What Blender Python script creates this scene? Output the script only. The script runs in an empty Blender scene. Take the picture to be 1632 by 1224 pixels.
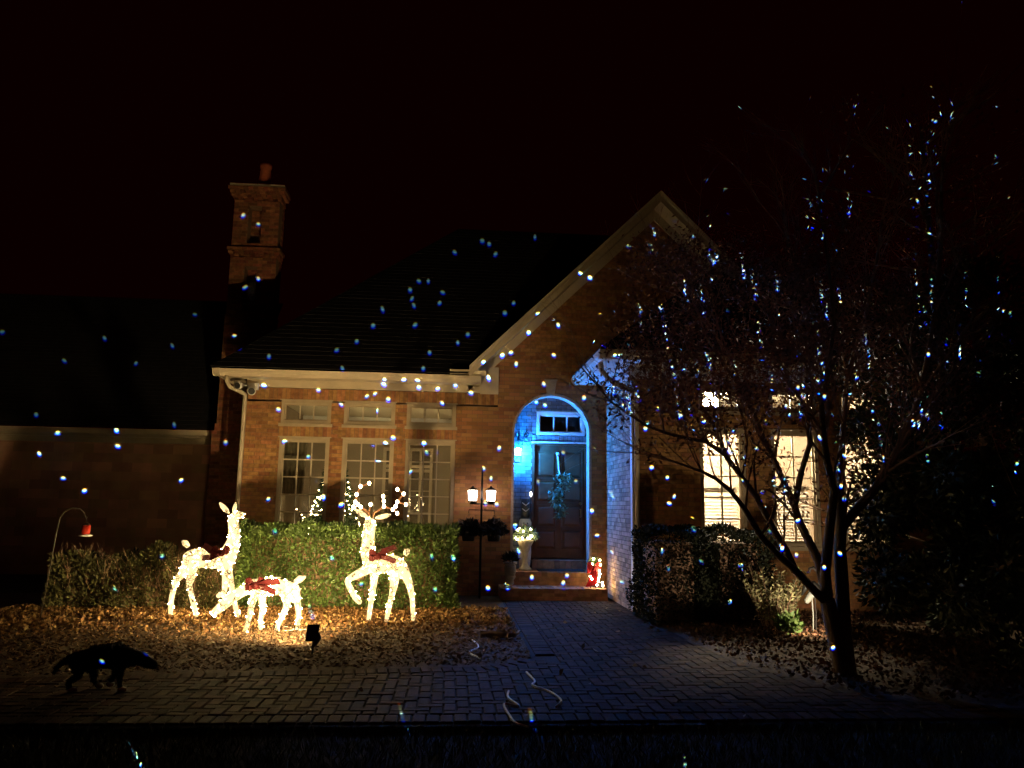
import bpy, bmesh, math, random
import numpy as np
from mathutils import Vector, Matrix

random.seed(7)
RNG = np.random.default_rng(7)
R = math.radians
scn = bpy.context.scene
COL = scn.collection

# ------------------------------------------------------------------ camera
PITCH, YAW, ROLL = R(9), R(4.5), R(0.9)
CAMP = Vector((0, 0, 1.6))
fw = Vector((math.sin(YAW) * math.cos(PITCH), math.cos(YAW) * math.cos(PITCH), math.sin(PITCH)))
r0 = Vector((math.cos(YAW), -math.sin(YAW), 0)); u0 = r0.cross(fw)
rt = r0 * math.cos(ROLL) + u0 * math.sin(ROLL); up = u0 * math.cos(ROLL) - r0 * math.sin(ROLL)
cam = bpy.data.cameras.new('camera'); cam.sensor_width = 36; cam.lens = 36 * 1224 / 1632
cam.clip_start = 0.05; cam.clip_end = 600
camo = bpy.data.objects.new('camera', cam); COL.objects.link(camo)
m3 = Matrix((rt, up, -fw)).transposed()
camo.matrix_world = Matrix.Translation(CAMP) @ m3.to_4x4()
scn.camera = camo

# ------------------------------------------------------------------ night sky, exposure
world = bpy.data.worlds.new('World'); scn.world = world; world.use_nodes = True
bg = world.node_tree.nodes['Background']
bg.inputs[0].default_value = (1.0, 0.012, 0.012, 1); bg.inputs[1].default_value = 0.0027
scn.view_settings.view_transform = 'Standard'
try: scn.view_settings.look = 'None'
except Exception: pass
scn.view_settings.exposure = 0; scn.view_settings.gamma = 1
scn.view_settings.use_curve_mapping = False
cy = scn.cycles
cy.use_denoising = True
cy.max_bounces = 6; cy.diffuse_bounces = 3; cy.glossy_bounces = 3; cy.transmission_bounces = 4
cy.transparent_max_bounces = 16
cy.sample_clamp_indirect = 1.5; cy.caustics_reflective = False; cy.caustics_refractive = False

# strengths of the lamps
DEER_SKIN = 1.7; DEER_BULB = 760.0
FLOOD_W = 820.0; PORCH_E = 5600.0; POST_E = 21.0; ROOM_E = 2200.0; TREE_BULB = 60.0; SHRUB_W = 90.0
DOT_PEAK = 0.75
WARM = (1.0, 0.74, 0.40)

# ------------------------------------------------------------------ helpers
class MB:
    def __init__(s): s.v = []; s.f = []
    def add(s, vs, fs):
        b = len(s.v); s.v += [tuple(v) for v in vs]; s.f += [tuple(i + b for i in f) for f in fs]
    def box(s, x0, y0, z0, x1, y1, z1):
        s.add([(x0, y0, z0), (x1, y0, z0), (x1, y1, z0), (x0, y1, z0), (x0, y0, z1), (x1, y0, z1), (x1, y1, z1), (x0, y1, z1)],
              [(0, 3, 2, 1), (4, 5, 6, 7), (0, 1, 5, 4), (1, 2, 6, 5), (2, 3, 7, 6), (3, 0, 4, 7)])
    def frame_box(s, o, a, b, c):           # box from corner o along three vectors
        o, a, b, c = Vector(o), Vector(a), Vector(b), Vector(c)
        s.add([o, o + a, o + a + b, o + b, o + c, o + a + c, o + a + b + c, o + b + c],
              [(0, 3, 2, 1), (4, 5, 6, 7), (0, 1, 5, 4), (1, 2, 6, 5), (2, 3, 7, 6), (3, 0, 4, 7)])
    def tube(s, pts, rad, n=6, cap=True):
        pts = [Vector(p) for p in pts]
        if not hasattr(rad, '__len__'): rad = [rad] * len(pts)
        b = len(s.v); prev = None
        for i, p in enumerate(pts):
            d = (pts[min(i + 1, len(pts) - 1)] - pts[max(i - 1, 0)])
            d = d.normalized() if d.length > 1e-9 else Vector((0, 0, 1))
            if prev is None:
                x = d.orthogonal().normalized()
            else:
                x = (prev - d * prev.dot(d)); x = x.normalized() if x.length > 1e-6 else d.orthogonal().normalized()
            prev = x; y = d.cross(x)
            for k in range(n):
                a = 2 * math.pi * k / n
                s.v.append(tuple(p + (x * math.cos(a) + y * math.sin(a)) * rad[i]))
        for i in range(len(pts) - 1):
            for k in range(n):
                k2 = (k + 1) % n
                s.f.append((b + i * n + k, b + i * n + k2, b + (i + 1) * n + k2, b + (i + 1) * n + k))
        if cap:
            s.f.append(tuple(b + k for k in range(n))[::-1]); e = b + (len(pts) - 1) * n
            s.f.append(tuple(e + k for k in range(n)))
    def lathe(s, c, prof, n=16, axis=None):  # prof: (r, z)
        c = Vector(c); b = len(s.v)
        for r, z in prof:
            for k in range(n):
                a = 2 * math.pi * k / n
                s.v.append((c.x + r * math.cos(a), c.y + r * math.sin(a), c.z + z))
        for i in range(len(prof) - 1):
            for k in range(n):
                k2 = (k + 1) % n
                s.f.append((b + i * n + k, b + i * n + k2, b + (i + 1) * n + k2, b + (i + 1) * n + k))
        s.f.append(tuple(b + k for k in range(n))[::-1]); e = b + (len(prof) - 1) * n
        s.f.append(tuple(e + k for k in range(n)))
    def ball(s, c, r, n=8, sc=(1, 1, 1)):
        m = max(3, n // 2 + 1); b = len(s.v)
        for i in range(1, m):
            t = math.pi * i / m
            for k in range(n):
                a = 2 * math.pi * k / n
                s.v.append((c[0] + r * sc[0] * math.sin(t) * math.cos(a), c[1] + r * sc[1] * math.sin(t) * math.sin(a), c[2] + r * sc[2] * math.cos(t)))
        s.v.append((c[0], c[1], c[2] + r * sc[2])); s.v.append((c[0], c[1], c[2] - r * sc[2]))
        T = len(s.v) - 2
        for k in range(n):
            k2 = (k + 1) % n
            s.f.append((T, b + k, b + k2))
            for i in range(m - 2):
                s.f.append((b + i * n + k, b + (i + 1) * n + k, b + (i + 1) * n + k2, b + i * n + k2))
            s.f.append((T + 1, b + (m - 2) * n + k2, b + (m - 2) * n + k))
    def octa(s, c, r):
        x, y, z = c
        s.add([(x + r, y, z), (x - r, y, z), (x, y + r, z), (x, y - r, z), (x, y, z + r), (x, y, z - r)],
              [(0, 2, 4), (2, 1, 4), (1, 3, 4), (3, 0, 4), (2, 0, 5), (1, 2, 5), (3, 1, 5), (0, 3, 5)])
    def extr(s, prof, p0, p1):               # closed profile points as offset vectors, swept p0 -> p1
        p0, p1 = Vector(p0), Vector(p1); n = len(prof)
        s.add([p0 + Vector(q) for q in prof] + [p1 + Vector(q) for q in prof],
              [(i, (i + 1) % n, n + (i + 1) % n, n + i) for i in range(n)] + [tuple(range(n))[::-1], tuple(range(n, 2 * n))])
    def ribbon(s, pts, wv, w, th=0.006):     # thin strip with thickness
        pts = [Vector(p) for p in pts]; wv = Vector(wv).normalized(); b = len(s.v)
        for i, p in enumerate(pts):
            d = (pts[min(i + 1, len(pts) - 1)] - pts[max(i - 1, 0)]).normalized()
            nn = d.cross(wv); nn = nn.normalized() if nn.length > 1e-6 else Vector((0, 0, 1))
            ww = w[i] if hasattr(w, '__len__') else w
            for q in (p + wv * ww / 2 + nn * th, p - wv * ww / 2 + nn * th, p - wv * ww / 2 - nn * th, p + wv * ww / 2 - nn * th):
                s.v.append(tuple(q))
        for i in range(len(pts) - 1):
            for k in range(4):
                s.f.append((b + i * 4 + k, b + i * 4 + (k + 1) % 4, b + i * 4 + 4 + (k + 1) % 4, b + i * 4 + 4 + k))
        e = b + 4 * (len(pts) - 1)
        s.f += [(b + 3, b + 2, b + 1, b), (e, e + 1, e + 2, e + 3)]
    def build(s, name, m, parent=None, org=(0, 0, 0), smooth=False):
        me = bpy.data.meshes.new(name)
        o_ = Vector(org)
        me.from_pydata([(v[0] - o_.x, v[1] - o_.y, v[2] - o_.z) for v in s.v], [], s.f)
        me.update()
        if smooth: me.shade_smooth()
        return link(name, me, m, parent)

def link(name, me, m, parent=None):
    o = bpy.data.objects.new(name, me); COL.objects.link(o)
    if m is not None and not me.materials: me.materials.append(m)
    if parent is not None: o.parent = parent
    return o

def tag(o, label=None, cat=None, group=None, kind=None):
    if label: o['label'] = label
    if cat: o['category'] = cat
    if group: o['group'] = group
    if kind: o['kind'] = kind
    return o

def thing(name, loc, label, cat, group=None):
    o = bpy.data.objects.new(name, None); o.empty_display_size = 0.1; COL.objects.link(o); o.location = loc
    return tag(o, label, cat, group)

def quads_mesh(name, V, m, nper=4):          # V: (N, nper, 3) numpy
    n = V.shape[0]
    me = bpy.data.meshes.new(name)
    me.vertices.add(n * nper); me.vertices.foreach_set('co', V.reshape(-1).astype(np.float32))
    me.loops.add(n * nper); me.loops.foreach_set('vertex_index', np.arange(n * nper, dtype=np.int32))
    me.polygons.add(n); me.polygons.foreach_set('loop_start', np.arange(0, n * nper, nper, dtype=np.int32))
    try: me.polygons.foreach_set('loop_total', np.full(n, nper, dtype=np.int32))
    except Exception: pass
    me.update(calc_edges=True); me.validate()
    me.materials.append(m)
    return me

def leaf_quads(P, D, L, W, fold=0.25, rng=RNG):
    """P base points (N,3), D leaf directions (N,3); returns (N,4,3): folded diamond leaves"""
    n = len(P); D = D / (np.linalg.norm(D, axis=1, keepdims=True) + 1e-9)
    rnd = rng.normal(size=(n, 3)); S = np.cross(D, rnd); S /= (np.linalg.norm(S, axis=1, keepdims=True) + 1e-9)
    N = np.cross(D, S)
    L = np.broadcast_to(np.asarray(L), (n,))[:, None]; W = np.broadcast_to(np.asarray(W), (n,))[:, None]
    mid = P + D * L * 0.5
    return np.stack([P, mid + S * W * .5 + N * W * fold, P + D * L, mid - S * W * .5 + N * W * fold], axis=1)

def skin_mesh(pts, edges, radii, root=0, sub=2):
    me = bpy.data.meshes.new('tmp'); me.from_pydata([tuple(p) for p in pts], edges, [])
    o = bpy.data.objects.new('tmp', me); COL.objects.link(o)
    md = o.modifiers.new('s', 'SKIN'); md.use_smooth_shade = True
    for i, v in enumerate(me.skin_vertices[0].data):
        rr = radii[i]; v.radius = rr if isinstance(rr, tuple) else (rr, rr); v.use_root = (i == root)
    sb = o.modifiers.new('u', 'SUBSURF'); sb.levels = sub; sb.render_levels = sub
    dg = bpy.context.evaluated_depsgraph_get(); dg.update()
    ev = o.evaluated_get(dg); res = bpy.data.meshes.new_from_object(ev)
    bpy.data.objects.remove(o); bpy.data.meshes.remove(me)
    res.materials.clear()
    return res

# ------------------------------------------------------------------ materials
def newmat(name):
    m = bpy.data.materials.new(name); m.use_nodes = True
    nt = m.node_tree; b = nt.nodes['Principled BSDF']
    return m, nt, b

def mat(name, col, rough=0.7, var=0.25, scale=8.0, bump=0.0, bscale=60.0, rnd=None, rvar=0.35, metal=0.0, spec=0.3):
    """noise-varied colour; rnd = 'island' / 'object' adds a tone per piece"""
    m, nt, b = newmat(name); N = nt.nodes; L = nt.links
    tc = N.new('ShaderNodeTexCoord')
    nz = N.new('ShaderNodeTexNoise'); nz.inputs['Scale'].default_value = scale; nz.inputs['Detail'].default_value = 5
    L.new(tc.outputs['Object'], nz.inputs['Vector'])
    mr = N.new('ShaderNodeMapRange'); mr.inputs[1].default_value = .3; mr.inputs[2].default_value = .7
    mr.inputs[3].default_value = 1 - var; mr.inputs[4].default_value = 1 + var
    L.new(nz.outputs['Fac'], mr.inputs[0]); fac = mr.outputs[0]
    base = N.new('ShaderNodeRGB'); base.outputs[0].default_value = (*col, 1); cs = base.outputs[0]
    if rnd:
        if rnd == 'island': rs = N.new('ShaderNodeNewGeometry').outputs['Random Per Island']
        else: rs = N.new('ShaderNodeObjectInfo').outputs['Random']
        m2 = N.new('ShaderNodeMapRange'); m2.inputs[3].default_value = 1 - rvar; m2.inputs[4].default_value = 1 + rvar
        L.new(rs, m2.inputs[0])
        mm = N.new('ShaderNodeMath'); mm.operation = 'MULTIPLY'; L.new(m2.outputs[0], mm.inputs[0]); L.new(fac, mm.inputs[1]); fac = mm.outputs[0]
        hs = N.new('ShaderNodeHueSaturation'); L.new(cs, hs.inputs['Color'])
        w = N.new('ShaderNodeTexWhiteNoise'); w.noise_dimensions = '1D'; L.new(rs, w.inputs['W'])
        m4 = N.new('ShaderNodeMapRange'); m4.inputs[3].default_value = .485; m4.inputs[4].default_value = .515; L.new(w.outputs[0], m4.inputs[0]); L.new(m4.outputs[0], hs.inputs['Hue'])
        cs = hs.outputs[0]
    mx = N.new('ShaderNodeVectorMath'); mx.operation = 'SCALE'; L.new(cs, mx.inputs[0]); L.new(fac, mx.inputs['Scale'])
    L.new(mx.outputs[0], b.inputs['Base Color'])
    b.inputs['Roughness'].default_value = rough; b.inputs['Metallic'].default_value = metal
    b.inputs['Specular IOR Level'].default_value = spec
    if bump > 0:
        n2 = N.new('ShaderNodeTexNoise'); n2.inputs['Scale'].default_value = bscale; n2.inputs['Detail'].default_value = 4
        L.new(tc.outputs['Object'], n2.inputs['Vector'])
        bp = N.new('ShaderNodeBump'); bp.inputs['Strength'].default_value = bump; bp.inputs['Distance'].default_value = .01
        L.new(n2.outputs['Fac'], bp.inputs['Height']); L.new(bp.outputs[0], b.inputs['Normal'])
    return m

def emis(name, col, strength):
    m, nt, b = newmat(name)
    b.inputs['Base Color'].default_value = (.6, .6, .6, 1)
    b.inputs['Emission Color'].default_value = (*col, 1); b.inputs['Emission Strength'].default_value = strength
    return m

def glass_mat(name, tint=(0.85, 0.88, 0.86)):
    m = bpy.data.materials.new(name); m.use_nodes = True; nt = m.node_tree; nt.nodes.clear()
    out = nt.nodes.new('ShaderNodeOutputMaterial'); mx = nt.nodes.new('ShaderNodeMixShader')
    t = nt.nodes.new('ShaderNodeBsdfTransparent'); t.inputs[0].default_value = (*tint, 1)
    g = nt.nodes.new('ShaderNodeBsdfGlossy'); g.inputs['Roughness'].default_value = .02
    lw_ = nt.nodes.new('ShaderNodeLayerWeight'); lw_.inputs[0].default_value = .5
    pw = nt.nodes.new('ShaderNodeMath'); pw.operation = 'POWER'; pw.inputs[1].default_value = 4; nt.links.new(lw_.outputs['Facing'], pw.inputs[0])
    ma = nt.nodes.new('ShaderNodeMath'); ma.operation = 'MULTIPLY_ADD'; ma.inputs[1].default_value = .7; ma.inputs[2].default_value = .05; nt.links.new(pw.outputs[0], ma.inputs[0])
    nt.links.new(ma.outputs[0], mx.inputs[0]); nt.links.new(t.outputs[0], mx.inputs[1]); nt.links.new(g.outputs[0], mx.inputs[2])
    nt.links.new(mx.outputs[0], out.inputs[0])
    return m

M = {}
BR = (0.335, 0.160, 0.062)
M['brick_one'] = mat('brick_single', BR, .85, .3, 14, .5, 90, 'object', .27)
M['brick'] = mat('brick', BR, .85, .3, 14, .5, 90, 'island', .27)
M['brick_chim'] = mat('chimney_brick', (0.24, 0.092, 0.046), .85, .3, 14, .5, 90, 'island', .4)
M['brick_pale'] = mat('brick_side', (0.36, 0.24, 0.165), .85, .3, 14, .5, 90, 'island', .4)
M['mortar'] = mat('mortar', (0.22, 0.13, 0.08), .95, .2, 20, .4, 120)
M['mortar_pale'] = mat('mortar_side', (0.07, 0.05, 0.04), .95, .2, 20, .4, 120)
M['stucco'] = mat('lifted_painted_brick', (0.66, 0.37, 0.25), .9, .3, 1.2, .5, 50, 'island', .18)  # paint tone raised to stand in for light missing on the left wing
M['trim'] = mat('cream_trim', (0.55, 0.46, 0.32), .55, .12, 3, .15, 40)
M['muntin'] = mat('muntin_paint', (0.50, 0.42, 0.29), .5, .08, 6)
M['frame'] = mat('window_paint', (0.40, 0.32, 0.21), .5, .1, 6)
M['white'] = mat('white_paint', (0.72, 0.70, 0.66), .5, .08, 5)
M['stone'] = mat('cast_stone', (0.45, 0.38, 0.27), .85, .2, 12, .4, 70)
M['shingle'] = mat('black_shingle', (0.021, 0.020, 0.023), .9, .35, 6, .6, 80)
M['door'] = mat('door_wood', (0.10, 0.036, 0.014), .6, .3, 5, .1, 30, spec=.2)
M['black'] = mat('black_metal', (0.02, 0.02, 0.02), .45, .2, 10, spec=.5)
M['iron'] = mat('wrought_iron', (0.012, 0.012, 0.012), .5, .2, 20)
M['brass'] = mat('aged_brass', (0.35, 0.22, 0.08), .35, .2, 15, metal=1)
M['glass'] = glass_mat('window_glass')
M['lantern_glass'] = glass_mat('lantern_glass', (.9, .92, .95))
M['paver'] = mat('paver', (0.052, 0.025, 0.013), .8, .35, 12, .6, 60, 'island', .5, spec=.06)
M['paver_one'] = mat('paver_single', (0.052, 0.025, 0.013), .8, .35, 12, .6, 60, 'object', .5, spec=.06)
M['sand'] = mat('joint_sand', (0.02, 0.015, 0.011), .95, .3, 30, .5, 150)
M['soil'] = mat('mulch_soil', (0.09, 0.055, 0.03), .95, .5, 18, .8, 60)
M['lawn'] = mat('lawn_soil', (0.030, 0.030, 0.014), .95, .5, 6, .8, 40)
M['grass'] = mat('winter_grass', (0.055, 0.06, 0.024), .8, .3, 3, rnd='island', rvar=.5)
M['deadleaf'] = mat('dead_leaf', (0.27, 0.15, 0.06), .8, .25, 10, rnd='island', rvar=.65)
M['shadeleaf'] = mat('shaded_dead_leaf', (0.105, 0.05, 0.026), .8, .3, 10, rnd='island', rvar=.7)  # darkened copy of the dead leaf: shade painted in for the right bed
M['chip'] = mat('bark_chip', (0.19, 0.115, 0.06), .9, .3, 10, rnd='island', rvar=.6)
M['hedge'] = mat('boxwood_leaf', (0.105, 0.17, 0.045), .42, .25, 4, rnd='island', rvar=.55, spec=.45)
M['hedge2'] = mat('shaggy_leaf', (0.085, 0.082, 0.03), .6, .25, 4, rnd='island', rvar=.6)
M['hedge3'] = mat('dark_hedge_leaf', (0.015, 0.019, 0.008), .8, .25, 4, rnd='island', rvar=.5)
M['shrub'] = mat('pale_shrub_leaf', (0.26, 0.25, 0.13), .7, .2, 5, rnd='island', rvar=.5)
M['fern'] = mat('fresh_leaf', (0.085, 0.14, 0.04), .6, .2, 5, rnd='island', rvar=.3)
M['ever'] = mat('evergreen_leaf', (0.05, 0.055, 0.025), .5, .25, 4, rnd='island', rvar=.5)
M['bark'] = mat('smooth_bark', (0.15, 0.095, 0.062), .75, .35, 6, .4, 40)
M['twig'] = mat('twig', (0.28, 0.17, 0.115), .8, .3, 8)
M['autumn'] = mat('autumn_leaf', (0.24, 0.11, 0.075), .6, .25, 8, rnd='island', rvar=.6)
M['red'] = mat('red_velvet', (0.06, 0.002, 0.003), .75, .25, 14, .3, 60)
M['redbright'] = mat('red_satin', (0.55, 0.012, 0.016), .55, .2, 12)
M['cord'] = mat('white_cord', (0.8, 0.76, 0.68), .5, .1, 9)
M['fur'] = mat('black_fur', (0.016, 0.013, 0.011), .8, .4, 30, .8, 120, spec=.1)
M['paw'] = mat('white_fur', (0.75, 0.7, 0.62), .8, .2, 30)
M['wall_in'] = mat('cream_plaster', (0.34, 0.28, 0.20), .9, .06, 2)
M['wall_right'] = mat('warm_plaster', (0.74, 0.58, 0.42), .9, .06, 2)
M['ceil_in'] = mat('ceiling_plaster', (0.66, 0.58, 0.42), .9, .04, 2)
M['blind'] = mat('blind_slat', (0.66, 0.58, 0.46), .6, .06, 3)
M['fabric'] = mat('chair_fabric', (0.28, 0.24, 0.19), .9, .2, 20)
M['drape'] = mat('dark_drape', (0.16, 0.13, 0.09), .9, .2, 10)
M['needle'] = mat('pine_needles', (0.03, 0.06, 0.025), .6, .3, 8, rnd='island')
M['wood_floor'] = mat('floor_boards', (0.2, 0.12, 0.07), .4, .3, 4)
M['bluegreen'] = mat('eucalyptus', (0.15, 0.22, 0.13), .6, .2, 9, rnd='island', rvar=.4)
M['pot'] = mat('dark_pot', (0.025, 0.02, 0.02), .6, .2, 10)
M['mat'] = mat('door_mat', (0.02, 0.02, 0.024), .95, .4, 60, .5, 200)
M['heronw'] = mat('heron_white', (0.36, 0.38, 0.36), .5, .1, 10)
M['redglass'] = mat('red_feeder_glass', (0.45, 0.03, 0.015), .12, .1, 5, spec=.7)
M['bulb'] = emis('deer_bulb', (1.0, .69, .28), DEER_BULB)
M['bulb_soft'] = emis('fairy_bulb', (1.0, .74, .36), 95.0)
M['tbulb'] = emis('tree_bulb', (1.0, .72, .36), TREE_BULB)
M['candle'] = emis('lantern_flame', (1.0, .76, .63), POST_E)
M['whitebulb'] = emis('white_bulb', (1.0, .93, .9), 9.0)
M['porchbulb'] = emis('porch_bulb', (0.014, .235, 1.0), PORCH_E)
M['ceillamp'] = emis('ceiling_globe', (1.0, .82, .60), ROOM_E)
M['fill_lamp'] = emis('fill_lamp_shade', (1.0, .72, .38), 150.0)

def deer_skin():
    """tinsel skin over a brown wire netting; the string of bulbs inside glows through the tinsel"""
    m, nt, b = newmat('lit_tinsel'); N = nt.nodes; L = nt.links
    tc = N.new('ShaderNodeTexCoord')
    def rng(src, a0, a1, b0, b1):
        r_ = N.new('ShaderNodeMapRange'); r_.inputs[1].default_value = a0; r_.inputs[2].default_value = a1
        r_.inputs[3].default_value = b0; r_.inputs[4].default_value = b1; L.new(src, r_.inputs[0]); return r_.outputs[0]
    def mul(a, c):
        x = N.new('ShaderNodeMath'); x.operation = 'MULTIPLY'; L.new(a, x.inputs[0])
        if isinstance(c, float): x.inputs[1].default_value = c
        else: L.new(c, x.inputs[1])
        return x.outputs[0]
    v2 = N.new('ShaderNodeTexVoronoi'); v2.feature = 'DISTANCE_TO_EDGE'; v2.inputs['Scale'].default_value = 26; L.new(tc.outputs['Object'], v2.inputs['Vector'])
    nz = N.new('ShaderNodeTexNoise'); nz.inputs['Scale'].default_value = 7; nz.inputs['Detail'].default_value = 3; L.new(tc.outputs['Object'], nz.inputs['Vector'])
    web = rng(v2.outputs['Distance'], .04, .16, 1, 0)
    pat = mul(web, rng(nz.outputs['Fac'], .47, .56, 0, 1))
    mx = N.new('ShaderNodeMix'); mx.data_type = 'RGBA'; L.new(pat, mx.inputs[0])
    mx.inputs[6].default_value = (.30, .24, .14, 1); mx.inputs[7].default_value = (.010, .006, .003, 1)
    L.new(mx.outputs[2], b.inputs['Base Color'])
    L.new(mul(rng(pat, 0, 1, 1, .03), DEER_SKIN), b.inputs['Emission Strength'])
    b.inputs['Emission Color'].default_value = (1.0, .70, .32, 1); b.inputs['Roughness'].default_value = .7
    L.new(rng(pat, 0, 1, .74, 1.0), b.inputs['Alpha'])   # open netting: light and view pass between the strands
    return m
M['deer'] = deer_skin()

def lamp(name, kind, loc, energy, col, parent=None, size=0.03, target=None, spot=None, blend=.5):
    l = bpy.data.lights.new(name, kind); l.energy = energy; l.color = col
    l.shadow_soft_size = size
    o = bpy.data.objects.new(name, l); COL.objects.link(o); o.location = loc
    if kind == 'SPOT': l.spot_size = spot; l.spot_blend = blend
    if target is not None:
        o.rotation_euler = (Vector(target) - Vector(loc)).to_track_quat('-Z', 'Y').to_euler()
    if parent is not None:
        o.parent = parent; o.location = Vector(loc) - parent.location
    return o

# ------------------------------------------------------------------ ground
YF = 14.18; YW = 12.1; XR = 2.9
g = MB(); g.add([(-200, -60, -.05), (200, -60, -.05), (200, 260, -.05), (-200, 260, -.05)], [(0, 1, 2, 3)])
tag(g.build('ground', M['lawn']), kind='structure')

def bed_edge(x):                              # walkway / planting bed border left of the path
    if x < .2: return 8.05 + (x - .2) * .112
    return 8.05 + .5 * ((x - .2) / .78) ** 2
bed = MB()
xs = [-12 + .3 * i for i in range(41)] + [.45, .7, .9]
ps = [(x, bed_edge(x)) for x in xs] + [(.94, 8.75), (.93, 14.2)]
n = len(ps)
bed.add([(x, y, -.004) for x, y in ps] + [(x, 14.2, -.004) for x, y in ps], [(i, i + 1, n + i + 1, n + i) for i in range(n - 1)])
tag(bed.build('planting_bed', M['soil']), kind='structure')
bed2 = MB(); RE = [(2.9, 12.1), (2.92, 11.5), (3.0, 9.5), (3.08, 8.2), (3.35, 7.5), (3.6, 6.9), (4.2, 6.5), (5.5, 6.2), (12, 6.1)]
bed2.add([(x, y, -.006) for x, y in RE] + [(14, 6.1, -.006), (14, 14, -.006), (2.9, 14, -.006)], [tuple(range(len(RE) + 3))])
tag(bed2.build('planting_bed.001', M['soil']), kind='structure')

# ------------------------------------------------------------------ brick walkway
def path_right(y):
    for (x0, y0), (x1, y1) in zip(RE, RE[1:]):
        if y1 <= y <= y0: return x0 + (x1 - x0) * (y0 - y) / (y0 - y1)
    return 2.9 if y > 12 else 12
def on_path(x, y):
    if y < 6.06 or y > 13.46: return False
    if y < bed_edge(x) - .02 and x < .9: return y > 6.06
    return .97 < x < path_right(y) - .02 and (y > 6.06)
walk = MB()
xs = [-12 + .5 * i for i in range(25)]
pp = [(x, bed_edge(x)) for x in xs if x < .2] + [(.2, 8.05), (.5, 8.124), (.75, 8.3), (.94, 8.5), (.95, 13.5), (2.9, 13.5)] + RE + [(12, 6.0), (-12, 6.0)]
walk.add([(x, y, -.012) for x, y in pp] , [tuple(range(len(pp)))[::-1]])
walko = tag(walk.build('brick_walkway', M['sand']), kind='structure')
PV = []                                        # (x, y, w, d, rot)
u = .1045
for i in range(-95, 115):
    for j in range(56, 132):
        k = (i - j) % 4
        x0, y0 = i * u, j * u
        if k == 0: cx, cy_, w, d = x0 + u, y0 + .5 * u, 2 * u, u
        elif k == 2: cx, cy_, w, d = x0 + .5 * u, y0, u, 2 * u
        else: continue
        xa, xb, ya, yb = cx - w / 2, cx + w / 2, cy_ - d / 2, cy_ + d / 2
        if cx < .97 and cy_ < 8.75:
            if cx > .2: ym = min(bed_edge(min(max(xb, .2), .97)) , 9) - .235
            else: ym = bed_edge(cx) - .235
            yb = min(yb, ym)
        elif cy_ > 8.3: xa = max(xa, 1.2)
        ya = max(ya, 6.285); yb = min(yb, 13.46); xb = min(xb, path_right((ya + yb) / 2) - .01)
        if xb - xa < .035 or yb - ya < .035: continue
        if xa < .9 and yb > 8.75: continue
        PV.append(((xa + xb) / 2, (ya + yb) / 2, xb - xa - .009, yb - ya - .009, 0))
x = -9.9
while x < 8:                                   # soldier border along the lawn
    PV.append((x, 6.17, u - .009, .20, 0)); x += u
x = -9.9
while x < .9:                                  # border along the bed
    PV.append((x, bed_edge(x) - .115, u - .009, .2, math.atan((bed_edge(x + .05) - bed_edge(x)) / .05))); x += u
y = 8.72
while y < 13.4:                                # border along the path
    PV.append((1.09, y, .21, u - .009, 0)); y += u
pm = MB(); pm.box(-.5, -.5, -.05, .5, .5, 0)
def paver_mesh(w, d):
    b = MB(); t = .006
    b.add([(-w / 2, -d / 2, -.03), (w / 2, -d / 2, -.03), (w / 2, d / 2, -.03), (-w / 2, d / 2, -.03),
           (-w / 2 + t, -d / 2 + t, 0), (w / 2 - t, -d / 2 + t, 0), (w / 2 - t, d / 2 - t, 0), (-w / 2 + t, d / 2 - t, 0),
           (-w / 2, -d / 2, -.006), (w / 2, -d / 2, -.006), (w / 2, d / 2, -.006), (-w / 2, d / 2, -.006)],
          [(4, 5, 6, 7), (8, 9, 5, 4), (9, 10, 6, 5), (10, 11, 7, 6), (11, 8, 4, 7), (0, 1, 9, 8), (1, 2, 10, 9), (2, 3, 11, 10), (3, 0, 8, 11)])
    return b
def seen(p): return (p[0] + 4.2) * (p[0] - 3.0) < 0
order = sorted(range(len(PV)), key=lambda i: (0 if -2.9 < PV[i][0] < 2.2 and PV[i][1] < 8.2 else 1, PV[i][1] + .25 * abs(PV[i][0] + .3)))
single = set(order[:300])
PM = {}; stuffp = MB()
for i, (cx, cy_, w, d, rz) in enumerate(PV):
    z = .004 + random.uniform(-.003, .004); rj = rz + random.uniform(-.012, .012); tl = (random.uniform(-.012, .012), random.uniform(-.012, .012))
    key = (round(w, 3), round(d, 3))
    if key not in PM:
        b = paver_mesh(w, d); PM[key] = (b, None)
    if i in single:
        b, me = PM[key]
        if me is None:
            me = bpy.data.meshes.new('paver'); me.from_pydata(b.v, [], b.f); me.materials.append(M['paver_one']); PM[key] = (b, me)
        o = bpy.data.objects.new('paver', me); COL.objects.link(o); o.parent = walko; o.location = (cx, cy_, z); o.rotation_euler = (tl[0], tl[1], rj)
    else:
        b = PM[key][0]; ca, sa = math.cos(rj), math.sin(rj)
        stuffp.add([(cx + vx * ca - vy * sa, cy_ + vx * sa + vy * ca, z + vz + vx * tl[1] + vy * tl[0]) for vx, vy, vz in b.v], b.f)
tag(stuffp.build('paving', M['paver'], walko), kind='stuff')

# ------------------------------------------------------------------ house
HO = Vector((0, 14.18, 0))
house = thing('brick_house', HO, 'red brick house with steep gable, arched porch, tall chimney and dark roof behind the garden', 'house')
def H(mb, name, m, parent=None, smooth=False): return mb.build(name, m, parent or house, HO, smooth)

CH, BL, JT = .071, .195, .0085
def cut(iv, holes):
    out = list(iv)
    for a, b in holes:
        nx = []
        for c, d in out:
            if b <= c or a >= d: nx.append((c, d)); continue
            if a > c: nx.append((c, a))
            if b < d: nx.append((b, d))
        out = nx
    return out

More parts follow.
